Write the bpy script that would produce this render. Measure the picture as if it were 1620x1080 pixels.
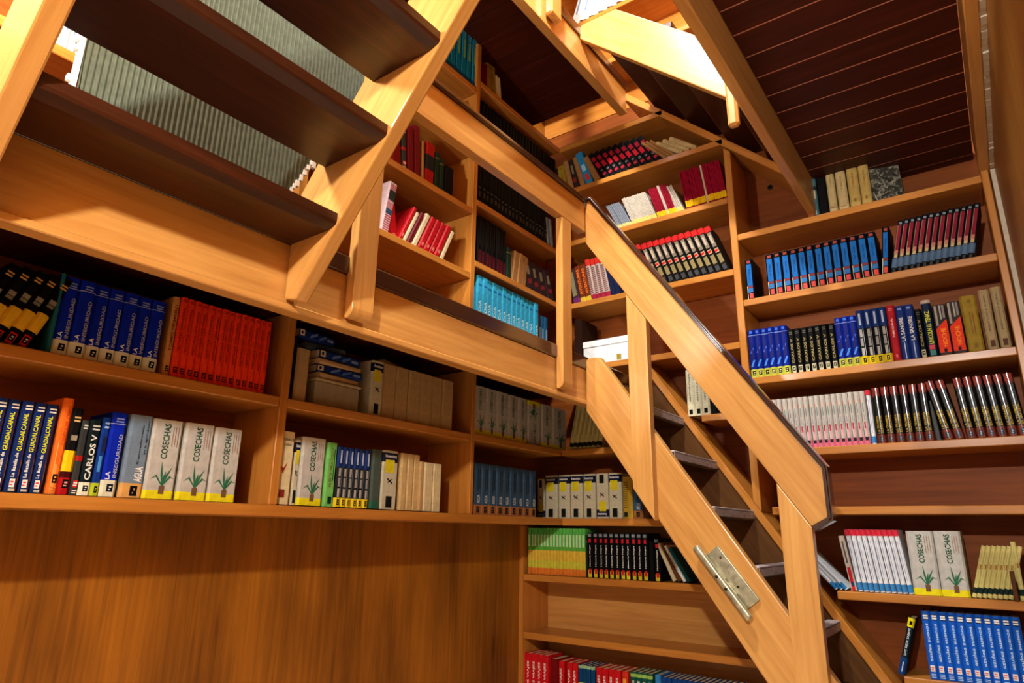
import bpy, math, random
from mathutils import Matrix, Vector, Euler

for o in list(bpy.data.objects):
    bpy.data.objects.remove(o, do_unlink=True)
scene = bpy.context.scene
COL = scene.collection
random.seed(7)
ZO = 1.45            # eye height above the lower floor; z below is given relative to the eye
PI = math.pi

# ------------------------------------------------------------------ camera
cam_d = bpy.data.cameras.new('camera')
cam_d.sensor_width = 36.0
cam_d.lens = 1040.78 * 36.0 / 1620.0
cam_d.clip_start = 0.02
cam = bpy.data.objects.new('camera', cam_d)
COL.objects.link(cam)
R0 = (0.80732176, 0.5899414, 0.01416739)
R1 = (-0.15308028, 0.23255238, -0.96046125)
R2 = (-0.56991052, 0.77323252, 0.278053)
cam.matrix_world = Matrix(((R0[0], -R1[0], -R2[0], 0.0),
                           (R0[1], -R1[1], -R2[1], 0.0),
                           (R0[2], -R1[2], -R2[2], ZO),
                           (0, 0, 0, 1)))
scene.camera = cam

# ------------------------------------------------------------------ world, lamps, exposure
world = bpy.data.worlds.new('world')
scene.world = world
world.use_nodes = True
bg = world.node_tree.nodes['Background']
bg.inputs[0].default_value = (1.0, 0.92, 0.82, 1)
bg.inputs[1].default_value = 0.42

def lamp(name, loc, power, radius, color):
    d = bpy.data.lights.new(name, 'POINT')
    d.energy = power
    d.shadow_soft_size = radius
    d.color = color
    o = bpy.data.objects.new(name, d)
    o.location = (loc[0], loc[1], loc[2] + ZO)
    COL.objects.link(o)
    return o
lamp('room_lamp', (-0.10, -1.05, 1.43), 345, 0.05, (1.0, 0.965, 0.90))
lamp('upper_stair_lamp', (-1.12, 1.45, 3.55), 430, 0.06, (1.0, 0.97, 0.92))
fill_d = bpy.data.lights.new('overhead_fill', 'AREA')  # added light panel for rail cap highlights; the ceiling has no opening
fill_d.shape = 'RECTANGLE'; fill_d.size = 0.8; fill_d.size_y = 2.6; fill_d.energy = 120; fill_d.color = (0.95, 0.97, 1.0)
fill_o = bpy.data.objects.new('overhead_fill', fill_d); fill_o.location = (-1.10, 1.4, 4.66 + ZO); COL.objects.link(fill_o)
lamp('stringer_fill', (-1.72, -0.22, 1.52), 150, 0.06, (1.0, 0.97, 0.92))  # added lamp without a fixture, brightens the upper stair's left stringer

vs = scene.view_settings
vs.view_transform = 'Standard'
vs.look = 'None'
vs.exposure = 0.06
vs.gamma = 1.0
vs.use_curve_mapping = False

# ------------------------------------------------------------------ materials
def srgb(c):
    def f(v):
        v /= 255.0
        return v / 12.92 if v <= 0.04045 else ((v + 0.055) / 1.055) ** 2.4
    return (f(c[0]), f(c[1]), f(c[2]), 1.0)

def new_mat(name):
    m = bpy.data.materials.new(name)
    m.use_nodes = True
    nt = m.node_tree
    b = nt.nodes['Principled BSDF']
    return m, nt, b

def wood(name, dark, light, axis, rough=0.32, scale=1.0, contrast=(0.25, 0.78), coat=0.25, bump=0.06, blotch=0.35, spec=0.35, cross=38.0):
    m, nt, b = new_mat(name)
    N, L = nt.nodes, nt.links
    tc = N.new('ShaderNodeTexCoord')
    oi = N.new('ShaderNodeObjectInfo')
    mul = N.new('ShaderNodeVectorMath'); mul.operation = 'MULTIPLY'
    comb = N.new('ShaderNodeCombineXYZ')
    for k in range(3):
        L.new(oi.outputs['Random'], comb.inputs[k])
    mul.inputs[1].default_value = (37.0, 53.0, 71.0)
    L.new(comb.outputs[0], mul.inputs[0])
    add = N.new('ShaderNodeVectorMath'); add.operation = 'ADD'
    L.new(tc.outputs['Object'], add.inputs[0]); L.new(mul.outputs[0], add.inputs[1])
    mp = N.new('ShaderNodeMapping')
    s = [cross * scale] * 3
    s['xyz'.index(axis)] = 2.2 * scale
    mp.inputs['Scale'].default_value = s
    L.new(add.outputs[0], mp.inputs['Vector'])
    n1 = N.new('ShaderNodeTexNoise'); n1.inputs['Scale'].default_value = 1.0
    n1.inputs['Detail'].default_value = 6.0; n1.inputs['Roughness'].default_value = 0.62
    n1.inputs['Distortion'].default_value = 0.6
    L.new(mp.outputs[0], n1.inputs['Vector'])
    mp2 = N.new('ShaderNodeMapping')
    s2 = [3.4 * scale] * 3
    s2['xyz'.index(axis)] = 1.1 * scale
    mp2.inputs['Scale'].default_value = s2
    L.new(add.outputs[0], mp2.inputs['Vector'])
    n2 = N.new('ShaderNodeTexNoise'); n2.inputs['Scale'].default_value = 1.0
    n2.inputs['Detail'].default_value = 3.0
    L.new(mp2.outputs[0], n2.inputs['Vector'])
    mix = N.new('ShaderNodeMix'); mix.data_type = 'FLOAT'
    mix.inputs[0].default_value = blotch
    L.new(n1.outputs['Fac'], mix.inputs[2]); L.new(n2.outputs['Fac'], mix.inputs[3])
    cr = N.new('ShaderNodeValToRGB')
    cr.color_ramp.elements[0].position = contrast[0]; cr.color_ramp.elements[0].color = srgb(dark)
    cr.color_ramp.elements[1].position = contrast[1]; cr.color_ramp.elements[1].color = srgb(light)
    L.new(mix.outputs[0], cr.inputs[0])
    L.new(cr.outputs[0], b.inputs['Base Color'])
    b.inputs['Roughness'].default_value = rough
    b.inputs['Coat Weight'].default_value = coat
    b.inputs['Coat Roughness'].default_value = 0.18
    b.inputs['Specular IOR Level'].default_value = spec
    bp = N.new('ShaderNodeBump'); bp.inputs['Strength'].default_value = bump; bp.inputs['Distance'].default_value = 0.004
    L.new(n1.outputs['Fac'], bp.inputs['Height']); L.new(bp.outputs[0], b.inputs['Normal'])
    return m

def wood3(name, dark, light, **kw):
    return {a: wood(name + '_' + a, dark, light, a, **kw) for a in 'xyz'}

HONEY = wood3('honey_wood', (166, 107, 45), (219, 166, 91), coat=0.15)
CASE = wood3('bookcase_wood', (154, 88, 27), (208, 141, 60), coat=0.15)
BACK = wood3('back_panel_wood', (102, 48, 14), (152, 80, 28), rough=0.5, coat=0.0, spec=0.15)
PANEL = wood3('wall_panel_wood', (78, 41, 7), (178, 110, 27), rough=0.42, contrast=(0.30, 0.72), blotch=0.6, coat=0.05, cross=58.0)
TREAD = wood3('dark_tread_wood', (17, 7, 3), (80, 37, 16), rough=0.36, coat=0.1)
CEIL = wood3('ceiling_wood', (34, 9, 3), (88, 31, 9), rough=0.5, coat=0.0, spec=0.2)
OLIVE = wood3('olive_wall_wood', (118, 74, 18), (170, 114, 40), rough=0.5, coat=0.05)
FLOORW = wood3('floor_wood', (216, 192, 154), (238, 220, 188), rough=0.4)
CAPW = wood3('polished_dark_wood', (34, 16, 10), (70, 36, 22), rough=0.2, coat=0.9, spec=0.6)
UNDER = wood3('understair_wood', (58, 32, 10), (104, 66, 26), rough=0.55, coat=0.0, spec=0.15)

def plain(name, c, rough=0.5, metal=0.0, noise=0.0, coat=0.0, spec=0.2):
    m, nt, b = new_mat(name)
    b.inputs['Roughness'].default_value = rough
    b.inputs['Metallic'].default_value = metal
    b.inputs['Specular IOR Level'].default_value = spec
    b.inputs['Coat Weight'].default_value = coat
    N, L = nt.nodes, nt.links
    tc = N.new('ShaderNodeTexCoord')
    n = N.new('ShaderNodeTexNoise'); n.inputs['Scale'].default_value = 45.0; n.inputs['Detail'].default_value = 3.0
    L.new(tc.outputs['Object'], n.inputs['Vector'])
    hs = N.new('ShaderNodeHueSaturation')
    hs.inputs['Color'].default_value = srgb(c)
    mr = N.new('ShaderNodeMapRange')
    mr.inputs['From Min'].default_value = 0.3; mr.inputs['From Max'].default_value = 0.7
    mr.inputs['To Min'].default_value = 1.0 - noise; mr.inputs['To Max'].default_value = 1.0 + noise
    L.new(n.outputs['Fac'], mr.inputs['Value']); L.new(mr.outputs[0], hs.inputs['Value'])
    L.new(hs.outputs[0], b.inputs['Base Color'])
    return m

_ink = {}
def ink(c, rough=0.42):
    k = (tuple(c), rough)
    if k not in _ink:
        _ink[k] = plain('print_%02x%02x%02x' % tuple(c), c, rough=rough, noise=0.10, spec=0.04)
    return _ink[k]
def mottle(name, cols, scale=60.0, rough=0.4):
    m, nt, b = new_mat(name)
    N, L = nt.nodes, nt.links
    tc = N.new('ShaderNodeTexCoord')
    n = N.new('ShaderNodeTexNoise'); n.inputs['Scale'].default_value = scale; n.inputs['Detail'].default_value = 4.0
    n.inputs['Distortion'].default_value = 1.2
    L.new(tc.outputs['Object'], n.inputs['Vector'])
    cr = N.new('ShaderNodeValToRGB')
    el = cr.color_ramp.elements
    el[0].position = 0.30; el[0].color = srgb(cols[0])
    el[1].position = 0.70; el[1].color = srgb(cols[-1])
    for i, c in enumerate(cols[1:-1]):
        e = el.new(0.30 + 0.40 * (i + 1) / (len(cols) - 1)); e.color = srgb(c)
    L.new(n.outputs['Fac'], cr.inputs[0]); L.new(cr.outputs[0], b.inputs['Base Color'])
    b.inputs['Roughness'].default_value = rough
    return m
PAGES = plain('page_paper', (214, 194, 150), rough=0.8, noise=0.12)
PLASTER = plain('white_plaster', (190, 176, 156), rough=0.85, noise=0.10)
METAL = plain('weathered_cleat_metal', (178, 174, 146), rough=0.36, metal=0.7, noise=0.3)
WORN = plain('worn_grey_nosing', (168, 158, 156), rough=0.5, noise=0.3)
SCREW = plain('dark_screw_metal', (60, 56, 44), rough=0.4, metal=0.9, noise=0.1)

# ------------------------------------------------------------------ geometry helpers
class Geo:
    def __init__(self):
        self.v, self.f, self.m = [], [], []
    def add(self, verts, faces, mat=0):
        n = len(self.v)
        self.v += [tuple(p) for p in verts]
        self.f += [tuple(i + n for i in fc) for fc in faces]
        self.m += [mat] * len(faces)
    def box(self, x0, x1, y0, y1, z0, z1, mat=0):
        self.add([(x0, y0, z0), (x1, y0, z0), (x1, y1, z0), (x0, y1, z0), (x0, y0, z1), (x1, y0, z1), (x1, y1, z1), (x0, y1, z1)],
                 [(0, 3, 2, 1), (4, 5, 6, 7), (0, 1, 5, 4), (1, 2, 6, 5), (2, 3, 7, 6), (3, 0, 4, 7)], mat)
    def prism_y(self, poly, y0, y1, mat=0):      # polygon in x,z, counter-clockwise seen from -y
        n = len(poly)
        vs = [(p[0], y0, p[1]) for p in poly] + [(p[0], y1, p[1]) for p in poly]
        fs = [tuple(range(n)), tuple(range(2 * n - 1, n - 1, -1))]
        for i in range(n):
            j = (i + 1) % n
            fs.append((i, i + n, j + n, j))
        self.add(vs, fs, mat)
    def moved(self, M):
        g = Geo()
        g.v = [tuple(M @ Vector(p)) for p in self.v]; g.f = list(self.f); g.m = list(self.m)
        return g

def mesh_of(name, geo, mats, bevel=0.0):
    me = bpy.data.meshes.new(name)
    me.from_pydata(geo.v, [], geo.f)
    for m in mats:
        me.materials.append(m)
    me.polygons.foreach_set('material_index', geo.m)
    me.update()
    return me

import bmesh
def beveled(me, w, seg=1):
    bm = bmesh.new(); bm.from_mesh(me)
    bmesh.ops.recalc_face_normals(bm, faces=bm.faces)
    bmesh.ops.bevel(bm, geom=list(bm.edges), offset=w, segments=seg, affect='EDGES', profile=0.6, clamp_overlap=True)
    bm.to_mesh(me); bm.free()
    me.update()

def link(name, data, parent=None, loc=(0, 0, 0), rot=(0, 0, 0), raw=False):
    o = bpy.data.objects.new(name, data)
    COL.objects.link(o)
    z = loc[2] + (0 if raw else ZO)
    if parent is not None:
        o.parent = parent
        p = parent['_base']
        o.location = (loc[0] - p[0], loc[1] - p[1], z - p[2])
    else:
        o.location = (loc[0], loc[1], z)
    o.rotation_euler = rot
    return o

THINGS = []
def thing(name, label, cat, loc, group=None):
    o = bpy.data.objects.new(name, None)
    COL.objects.link(o)
    o.empty_display_size = 0.1
    o.location = (loc[0], loc[1], loc[2] + ZO)
    o['_base'] = (loc[0], loc[1], loc[2] + ZO)
    tag(o, label, cat, group)
    THINGS.append(o)
    return o
def tag(o, label, cat, group=None):
    o['label'] = label; o['category'] = cat
    if group:
        o['group'] = group
def structure(name, loc=(0, 0, 0), label=None):
    o = bpy.data.objects.new(name, None)
    COL.objects.link(o)
    o.location = (loc[0], loc[1], loc[2] + ZO)
    o['_base'] = (loc[0], loc[1], loc[2] + ZO)
    o['kind'] = 'structure'
    if label:
        o['label'] = label
    THINGS.append(o)
    return o

def board(name, x0, x1, y0, y1, z0, z1, w, parent=None, bev=0.003, grain=None, seg=1):
    """one board: a bevelled box whose grain runs along its longest side"""
    d = (x1 - x0, y1 - y0, z1 - z0)
    g = Geo(); g.box(-d[0] / 2, d[0] / 2, -d[1] / 2, d[1] / 2, -d[2] / 2, d[2] / 2)
    ax = grain or 'xyz'[d.index(max(d))]
    me = mesh_of(name, g, [w[ax] if isinstance(w, dict) else w])
    if bev:
        beveled(me, min(bev, min(d) * 0.34), seg)
    return link(name, me, parent, ((x0 + x1) / 2, (y0 + y1) / 2, (z0 + z1) / 2))

def plate_y(name, poly, y0, y1, w, parent=None, ang=0.0, bev=0.004, seg=1):
    """a sawn board given by its outline in x,z; ang turns the grain to the slope"""
    cx = sum(p[0] for p in poly) / len(poly); cz = sum(p[1] for p in poly) / len(poly); cy = (y0 + y1) / 2
    area = sum(poly[i][0] * poly[(i + 1) % len(poly)][1] - poly[(i + 1) % len(poly)][0] * poly[i][1] for i in range(len(poly)))
    if area < 0:
        poly = poly[::-1]
    ca, sa = math.cos(ang), math.sin(ang)
    loc = []
    for p in poly:
        dx, dz = p[0] - cx, p[1] - cz
        loc.append((ca * dx - sa * dz, sa * dx + ca * dz))     # inverse of the rotation about Y by ang
    g = Geo(); g.prism_y(loc, y0 - cy, y1 - cy)
    me = mesh_of(name, g, [w['x'] if isinstance(w, dict) else w])
    if bev:
        beveled(me, bev, seg)
    return link(name, me, parent, (cx, cy, cz), (0, ang, 0))

# ------------------------------------------------------------------ the room shell
XF, XA, YS, YB = -1.6, -2.112, 2.784, 3.38       # gallery edge, left shelf fronts, stair front, back shelf fronts
XW, YW, XC, YN = -2.412, 3.655, 0.186, -2.6      # left wall, back wall, right wall, end behind the viewer, left open for world fill light
ZFL, ZTOP = -1.45, 4.7
ZG, ZL2, ZG2 = 0.848, 1.845, 2.845               # gallery floor, upper landing floor, upper gallery floor

fl = structure('floor')
n = 0
y = YN
while y < YW - 0.01:
    y2 = min(y + 0.14, YW)
    board('plank', XW, XC, y, y2 - 0.002, ZFL - 0.03, ZFL, FLOORW, fl, bev=0.002)
    y = y2
wl = structure('wall_left')
board('panel', XW - 0.05, XW, YN, YW + 0.05, ZFL, ZTOP, PANEL, wl, bev=0, grain='z')
wb = structure('wall_back')
board('panel', XW, XC + 0.05, YW, YW + 0.05, ZFL, ZTOP, BACK, wb, bev=0, grain='x')
wr = structure('wall_right')
board('panel', XC, XC + 0.05, YN, YW, ZFL, ZTOP, OLIVE, wr, bev=0, grain='z')
ct = structure('ceiling')
board('panel', XW - 0.05, XC + 0.05, YN - 0.05, YW + 0.05, ZTOP, ZTOP + 0.05, CEIL, ct, bev=0)

# plank ceiling of the landing on the right (underside of the upper landing)
cp = structure('ceiling_landing')
board('backing_board', -0.562, 0.126, YN, YW, 1.818, ZL2, CEIL, cp, bev=0)
GAP = plain('gap_light_tint', (224, 160, 138), rough=0.6, noise=0.05)  # pale colour stands in for light caught in the plank gaps
g0 = 1.99 - 0.1455 * 31
k = 0
while g0 + 0.1455 * k < YW:
    a = max(YN, g0 + 0.1455 * k); b_ = min(YW, g0 + 0.1455 * (k + 1))
    if b_ > YN + 0.02 and b_ - a > 0.02:
        board('plank', -0.562, 0.126, a + 0.0028, b_ - 0.0028, 1.80, 1.8165, CEIL, cp, bev=0.001)
        board('gap_light_strip', -0.562, 0.126, b_ - 0.0026, b_ + 0.0026, 1.8008, 1.8165, GAP, cp, bev=0)
    k += 1
tb = structure('trim_1')
board('beam', -0.605, -0.565, YN, 3.62, 1.60, 1.90, HONEY, tb, bev=0.004)
tb2 = structure('trim_2')
board('beam', 0.127, 0.168, YN, 3.40, 1.60, 1.80, HONEY, tb2, bev=0.004)
tw = structure('trim_3')
g = Geo()
random.seed(3)
nn = 60
for i in range(nn):
    ya, yb = 1.0 + (3.38 - 1.0) * i / nn, 1.0 + (3.38 - 1.0) * (i + 1) / nn
    zz = 1.60 + random.uniform(-0.004, 0.006)
    g.box(0.1685, 0.1855, ya, yb, zz, 1.80)
link('plaster_strip', mesh_of('plaster_strip', g, [PLASTER]), tw)
tw2 = structure('trim_4')
board('plaster_strip', 0.168, 0.1855, 3.385, 3.41, ZFL, 1.60, PLASTER, tw2, bev=0)

# gallery along the left wall: dark floor with nosing, hanging fascia, plank underside
def gallery(nm, zf, zb, num):
    gl = structure(nm)
    for (ya, yb) in (((YN, 0.279), (1.097, YB)) if num == 5 else ((YN, YB),)):
        board('floor_nosing', XF - 0.06, XF + 0.012, ya, yb, zf - 0.062, zf, CAPW, gl, bev=0.008, seg=3)
    if num == 5:
        board('floor_nosing', XF - 0.06, XF - 0.0005, 0.2795, 1.0965, zf - 0.040, zf, CAPW, gl, bev=0.002)
    yy = YN
    board('floor_board', XW, XF - 0.061, YN, YB, zf - 0.022, zf, TREAD, gl, bev=0)
    while yy < YB - 0.01:
        y2 = min(yy + 0.16, YB)
        board('plank', XW + 0.002, XF - 0.05, yy + 0.001, y2 - 0.001, zf - 0.045, zf - 0.0225, CEIL, gl, bev=0.0015)
        yy = y2
    tr = structure('trim_%d' % num)
    for (ya, yb, dz) in (((YN, 0.2785, 0.063), (0.279, 1.097, 0.0405), (1.0975, YB, 0.063)) if num == 5 else ((YN, YB, 0.063),)):
        board('fascia', XF - 0.045, XF, ya, yb, zb + 0.022, zf - dz, HONEY, tr, bev=0.0012, grain='y')
    board('fascia_lip', XF - 0.047, XF + 0.006, YN, YB, zb, zb + 0.0215, HONEY, tr, bev=0.003)
gallery('floor_gallery', ZG, 0.607, 5)
gallery('floor_gallery_upper', ZG2, 2.60, 6)

# ------------------------------------------------------------------ built-in bookcases
def shelfA(t, y0, y1, ztop, th=0.036, x0=XW + 0.001, x1=XA):
    return board('shelf', x0, x1, y0, y1, ztop - th, ztop, CASE, t, bev=0.003)
def shelfB(t, x0, x1, ztop, th=0.036, y0=YB, y1=YW - 0.001):
    return board('shelf', x0, x1, y0, y1, ztop - th, ztop, CASE, t, bev=0.003)

ZU = ZG - 0.046
lc = thing('wall_bookcase', 'honey wood wall bookcase with ledge hung above the bare wood panel', 'bookcase', (XA, 0.9, 0.04))
shelfA(lc, -0.9, 3.62, 0.081, th=0.040)
for (a, b_) in ((-0.5, 1.424), (1.462, 2.534)):
    shelfA(lc, a, b_, 0.469)
shelfA(lc, 2.563, YB + 0.002, 0.477)
for (a, b_) in ((-0.54, -0.505), (1.4265, 1.4615), (2.536, 2.562)):
    board('divider', XW + 0.001, XA, a, b_, 0.0815, ZU - 0.001, CASE, lc, bev=0.003, grain='z')
board('back_panel', XW + 0.0005, XW + 0.008, -0.5, 3.62, 0.082, ZU - 0.001, BACK, lc, bev=0, grain='y')

XS = lambda z: -1.504 + (0.894 - z) / 1.471       # the sloping board along the lower stairs on the back wall
uc = thing('understair_bookcase', 'honey wood corner bookcase fitted beneath the lower stairs', 'bookcase', (-1.7, YB, ZFL))
XEND = lambda z: XS(z) - 0.30
shelfB(uc, XA + 0.002, XEND(0.477), 0.477)
shelfB(uc, XA + 0.002, XEND(0.078), 0.080, th=0.040)
for zz in (-0.238, -0.554, -0.887):
    shelfB(uc, XW + 0.03, XEND(zz), zz)
board('side_panel', XW + 0.001, XW + 0.029, YB - 0.004, YW - 0.001, ZFL, 0.038, CASE, uc, bev=0.002, grain='z')
board('back_panel', XW + 0.03, -0.95, YW - 0.008, YW - 0.0005, ZFL, 0.038, HONEY, uc, bev=0, grain='x')
board('back_panel', XW + 0.03, -1.30, YW - 0.008, YW - 0.0005, 0.082, 0.80, BACK, uc, bev=0, grain='x')
# slanted closing panel behind the treads
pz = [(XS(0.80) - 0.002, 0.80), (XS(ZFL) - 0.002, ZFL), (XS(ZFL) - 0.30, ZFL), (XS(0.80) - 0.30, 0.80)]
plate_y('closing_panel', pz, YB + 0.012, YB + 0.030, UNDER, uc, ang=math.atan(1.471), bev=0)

rc = thing('right_bookcase', 'tall honey wood bookcase on the back wall right of the stairs', 'bookcase', (-0.4, YB, ZFL))
board('side_post', 0.131, 0.160, YB - 0.004, YW - 0.001, ZFL, 1.60, CASE, rc, bev=0.003, grain='z')
plate_y('divider', [(-1.006, 0.164), (-0.969, 0.110), (-0.969, 2.10), (-1.006, 2.135)], YB - 0.002, YW - 0.001, {'x': CASE['z']}, rc, bev=0.003)
RX0, RX1 = -0.9685, 0.1305
for zz in (1.583, 1.202, 0.777, 0.407):
    shelfB(rc, RX0, RX1, zz)
for zz in (0.133, -0.231, -0.551, -0.90):
    shelfB(rc, max(RX0, XS(zz - 0.018) + 0.055), RX1, zz)
board('divider', -0.604, -0.572, YB + 0.01, YW - 0.001, 1.584, 1.80 - 0.002, BACK, rc, bev=0.002, grain='z')
# sloping board that follows the stairs, its lit front edge facing the room
def slope_board(t, nm, p0, p1, th, y0, y1, w=CASE):
    dx, dz = p1[0] - p0[0], p1[1] - p0[1]
    L_ = math.hypot(dx, dz); nx, nz = dz / L_ * th, -dx / L_ * th     # to the lower left
    plate_y(nm, [p0, p1, (p1[0] + nx, p1[1] + nz), (p0[0] + nx, p0[1] + nz)], y0, y1, w, t, ang=math.atan2(-dz, dx), bev=0.003)
slope_board(rc, 'sloping_board', (-1.60, 0.894 + 0.096 * 1.471), (XS(ZFL), ZFL), 0.036, YB, YW - 0.001)
for (x0_, x1_, z0_, z1_) in ((RX0, RX1, 1.24, 1.548), (RX0, RX1, 0.80, 1.167), (RX0, RX1, 0.445, 0.742), (-0.60, RX1, 0.17, 0.372)):
    pass

bl = thing('back_bookcase', 'honey wood bookcase on the back wall beside the room corner', 'bookcase', (-1.55, YB, ZG))
for zz in (0.978, 1.390, 1.821, 2.199):
    x0_ = -2.30 if zz > 1.0 else -2.30
    shelfB(bl, XA + 0.001, -1.0065, zz)
shelfB(bl, max(-1.35, XS(0.59) + 0.06), -1.0065, 0.610)
shelfB(bl, XA + 0.001, -1.36, 2.536)
slope_board(bl, 'sloping_board', (-1.60, 2.76), (-0.606, 1.83), 0.040, YB, YW - 0.001)

ac = thing('gallery_bookcase', 'honey wood bookcase on the left wall above the gallery walkway', 'bookcase', (XA, 1.6, ZG))
for (a, b_) in ((-0.5, 1.40), ):
    for zz in (1.404, 1.80, 2.2):
        shelfA(ac, a, b_, zz)
for zz in (0.878, 1.321, 1.697, 2.06, 2.466):
    shelfA(ac, 1.442, 2.483, zz)
for zz in (0.878, 1.404, 1.768, 2.17, 2.537):
    shelfA(ac, 2.522, YB + (0.0 if zz > 1 else 0.0), zz)
for (a, b_) in ((-0.54, -0.501), (1.402, 1.440), (2.4845, 2.5205)):
    board('divider', XW + 0.001, XA, a, b_, ZG + 0.001, 2.78, CASE, ac, bev=0.003, grain='z')
board('back_panel', XW + 0.0005, XW + 0.008, -0.5, 3.65, ZG + 0.001, 2.79, BACK, ac, bev=0, grain='y')

tc_ = thing('upper_bookcase', 'brightly lit bookcase on the back wall of the upper gallery', 'bookcase', (-1.8, YB, ZG2))
for zz in (3.08, 3.495, 3.9):
    shelfB(tc_, XW + 0.002, 0.18, zz)
board('back_panel', XW + 0.002, 0.18, YW - 0.006, YW - 0.0005, ZG2 + 0.005, 4.3, CASE, tc_, bev=0, grain='x')

# ------------------------------------------------------------------ gallery railing
gr = thing('gallery_railing', 'honey wood gallery railing with dark glossy cap and hanging posts', 'railing', (XF, 2.0, 0.64))
board('handrail', XF + 0.0005, XF + 0.045, 1.268, 2.738, 1.50, 1.668, HONEY, gr, bev=0.003)
board('rail_cap', XF - 0.012, XF + 0.062, 1.25, 2.7385, 1.6685, 1.690, CAPW, gr, bev=0.007, seg=3)
for (a, b_) in ((1.268, 1.355), (2.512, 2.594)):
    zb_, zt_, r_ = 0.637, 1.4995, 0.030
    xa_, xb_ = XF + 0.0065, XF + 0.0445
    prof = [(xa_, zt_), (xa_, zb_ + 0.004)] + [(xb_ - r_ + r_ * math.sin(q * PI / 8), zb_ + r_ - r_ * math.cos(q * PI / 8)) for q in range(5)] + [(xb_, zt_)]
    plate_y('post', prof, a, b_, {'x': HONEY['z']}, gr, bev=0.002)

# ------------------------------------------------------------------ lower stairs
ls = thing('lower_staircase', 'steep honey wood staircase rising left to the gallery, with open dark treads', 'staircase', (-0.7, 3.05, ZFL))
A55 = math.radians(55.3)
S_TOP = lambda x: 0.836 - 1.4395 * (x + 1.515)
S_BOT = lambda x: 0.573 - 1.4515 * (x + 1.597)
xt = -1.515 + (0.836 - ZFL) / 1.4395; xb = -1.597 + (0.573 - ZFL) / 1.4515
plate_y('stringer', [(-1.5935, 0.573), (xb, ZFL + 0.001), (xt, ZFL + 0.001), (-1.515, 0.836), (-1.578, 0.840), (-1.590, 0.828)], YS, YS + 0.045, HONEY, ls, ang=A55, bev=0.005, seg=2)
tops = [0.594, 0.354, 0.108, -0.128, -0.364, -0.60, -0.835, -1.07, -1.30]
for i, zt in enumerate(tops):
    xn = -1.340 + 0.1655 * i
    tr_ = board('tread', xn - 0.235, xn, YS + 0.0455, YB + 0.011, zt - 0.040, zt, TREAD, ls, bev=0.006)
    board('worn_nosing', xn - 0.050, xn + 0.004, YS + 0.0465, YB + 0.010, zt + 0.0004, zt + 0.010, WORN, ls, bev=0.003)
    board('worn_nosing', xn + 0.0004, xn + 0.004, YS + 0.0465, YB + 0.010, zt - 0.030, zt - 0.0002, WORN, ls, bev=0.001)
# posts and handrail in front of the stringer
YR0, YR1 = YS - 0.045, YS - 0.0005
RAIL_LOW = lambda x: 1.44 - 1.48 * (x + 1.556)
plate_y('post', [(-1.338, S_BOT(-1.338)), (-1.240, S_BOT(-1.240)), (-1.240, RAIL_LOW(-1.240) - 0.001), (-1.338, RAIL_LOW(-1.338) - 0.001)], YR0, YR1, {'x': HONEY['z']}, ls, bev=0.004, seg=2)
plate_y('newel_post', [(-0.720, ZFL + 0.001), (-0.606, ZFL + 0.001), (-0.606, RAIL_LOW(-0.606) - 0.001), (-0.720, RAIL_LOW(-0.720) - 0.001)], YR0, YR1, {'x': HONEY['z']}, ls, bev=0.004, seg=2)
plate_y('handrail', [(-1.5545, 1.44), (-1.5545, 1.672), (-1.530, 1.676), (-0.548, 0.250), (-0.548, 0.069), (-0.606, 0.037), (-0.610, 0.041)], YR0, YR1, HONEY, ls, ang=A55, bev=0.004, seg=2)
def cap_run(nm, pts, th, y0, y1, parent):
    """dark moulding running along the rail's upper edge"""
    outer = []
    for i, p in enumerate(pts):
        a = Vector(pts[max(0, i - 1)]); b_ = Vector(p); c = Vector(pts[min(len(pts) - 1, i + 1)])
        n_ = Vector((0, 0))
        for q0, q1 in ((a, b_), (b_, c)):
            d_ = q1 - q0
            if d_.length > 1e-6:
                d_.normalize(); n_ += Vector((-d_.y, d_.x))
        n_.normalize()
        d1 = (b_ - a).normalized() if (b_ - a).length > 1e-6 else (c - b_).normalized()
        m_ = Vector((-d1.y, d1.x))
        k_ = th / max(0.4, n_.dot(m_))
        outer.append((p[0] + n_.x * k_, p[1] + n_.y * k_))
    g_ = Geo()
    n_p = len(pts)
    vs_ = []
    for (p, q) in zip(pts, outer):
        vs_ += [(p[0], y0, p[1]), (q[0], y0, q[1]), (q[0], y1, q[1]), (p[0], y1, p[1])]
    fs_ = [(0, 1, 2, 3), (4 * n_p - 1, 4 * n_p - 2, 4 * n_p - 3, 4 * n_p - 4)]
    for i in range(n_p - 1):
        b0, b1 = 4 * i, 4 * i + 4
        for k_ in range(4):
            k2 = (k_ + 1) % 4
            fs_.append((b0 + k_, b1 + k_, b1 + k2, b0 + k2))
    g_.add(vs_, fs_)
    me_ = mesh_of(nm, g_, [CAPW['x']])
    bm_ = bmesh.new(); bm_.from_mesh(me_)
    bmesh.ops.recalc_face_normals(bm_, faces=bm_.faces)
    bmesh.ops.bevel(bm_, geom=[e for e in bm_.edges if abs(e.verts[0].co.y - e.verts[1].co.y) < 1e-5], offset=0.007, segments=3, affect='EDGES', clamp_overlap=True)
    bm_.to_mesh(me_); bm_.free()
    return link(nm, me_, parent)
cap_run('rail_cap', [(-1.580, 1.6685), (-1.556, 1.6735), (-1.5295, 1.6775), (-0.5465, 0.2505), (-0.5465, 0.068), (-0.604, 0.0355)], 0.019, YR0 - 0.014, YR1 + 0.014, ls)

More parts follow.
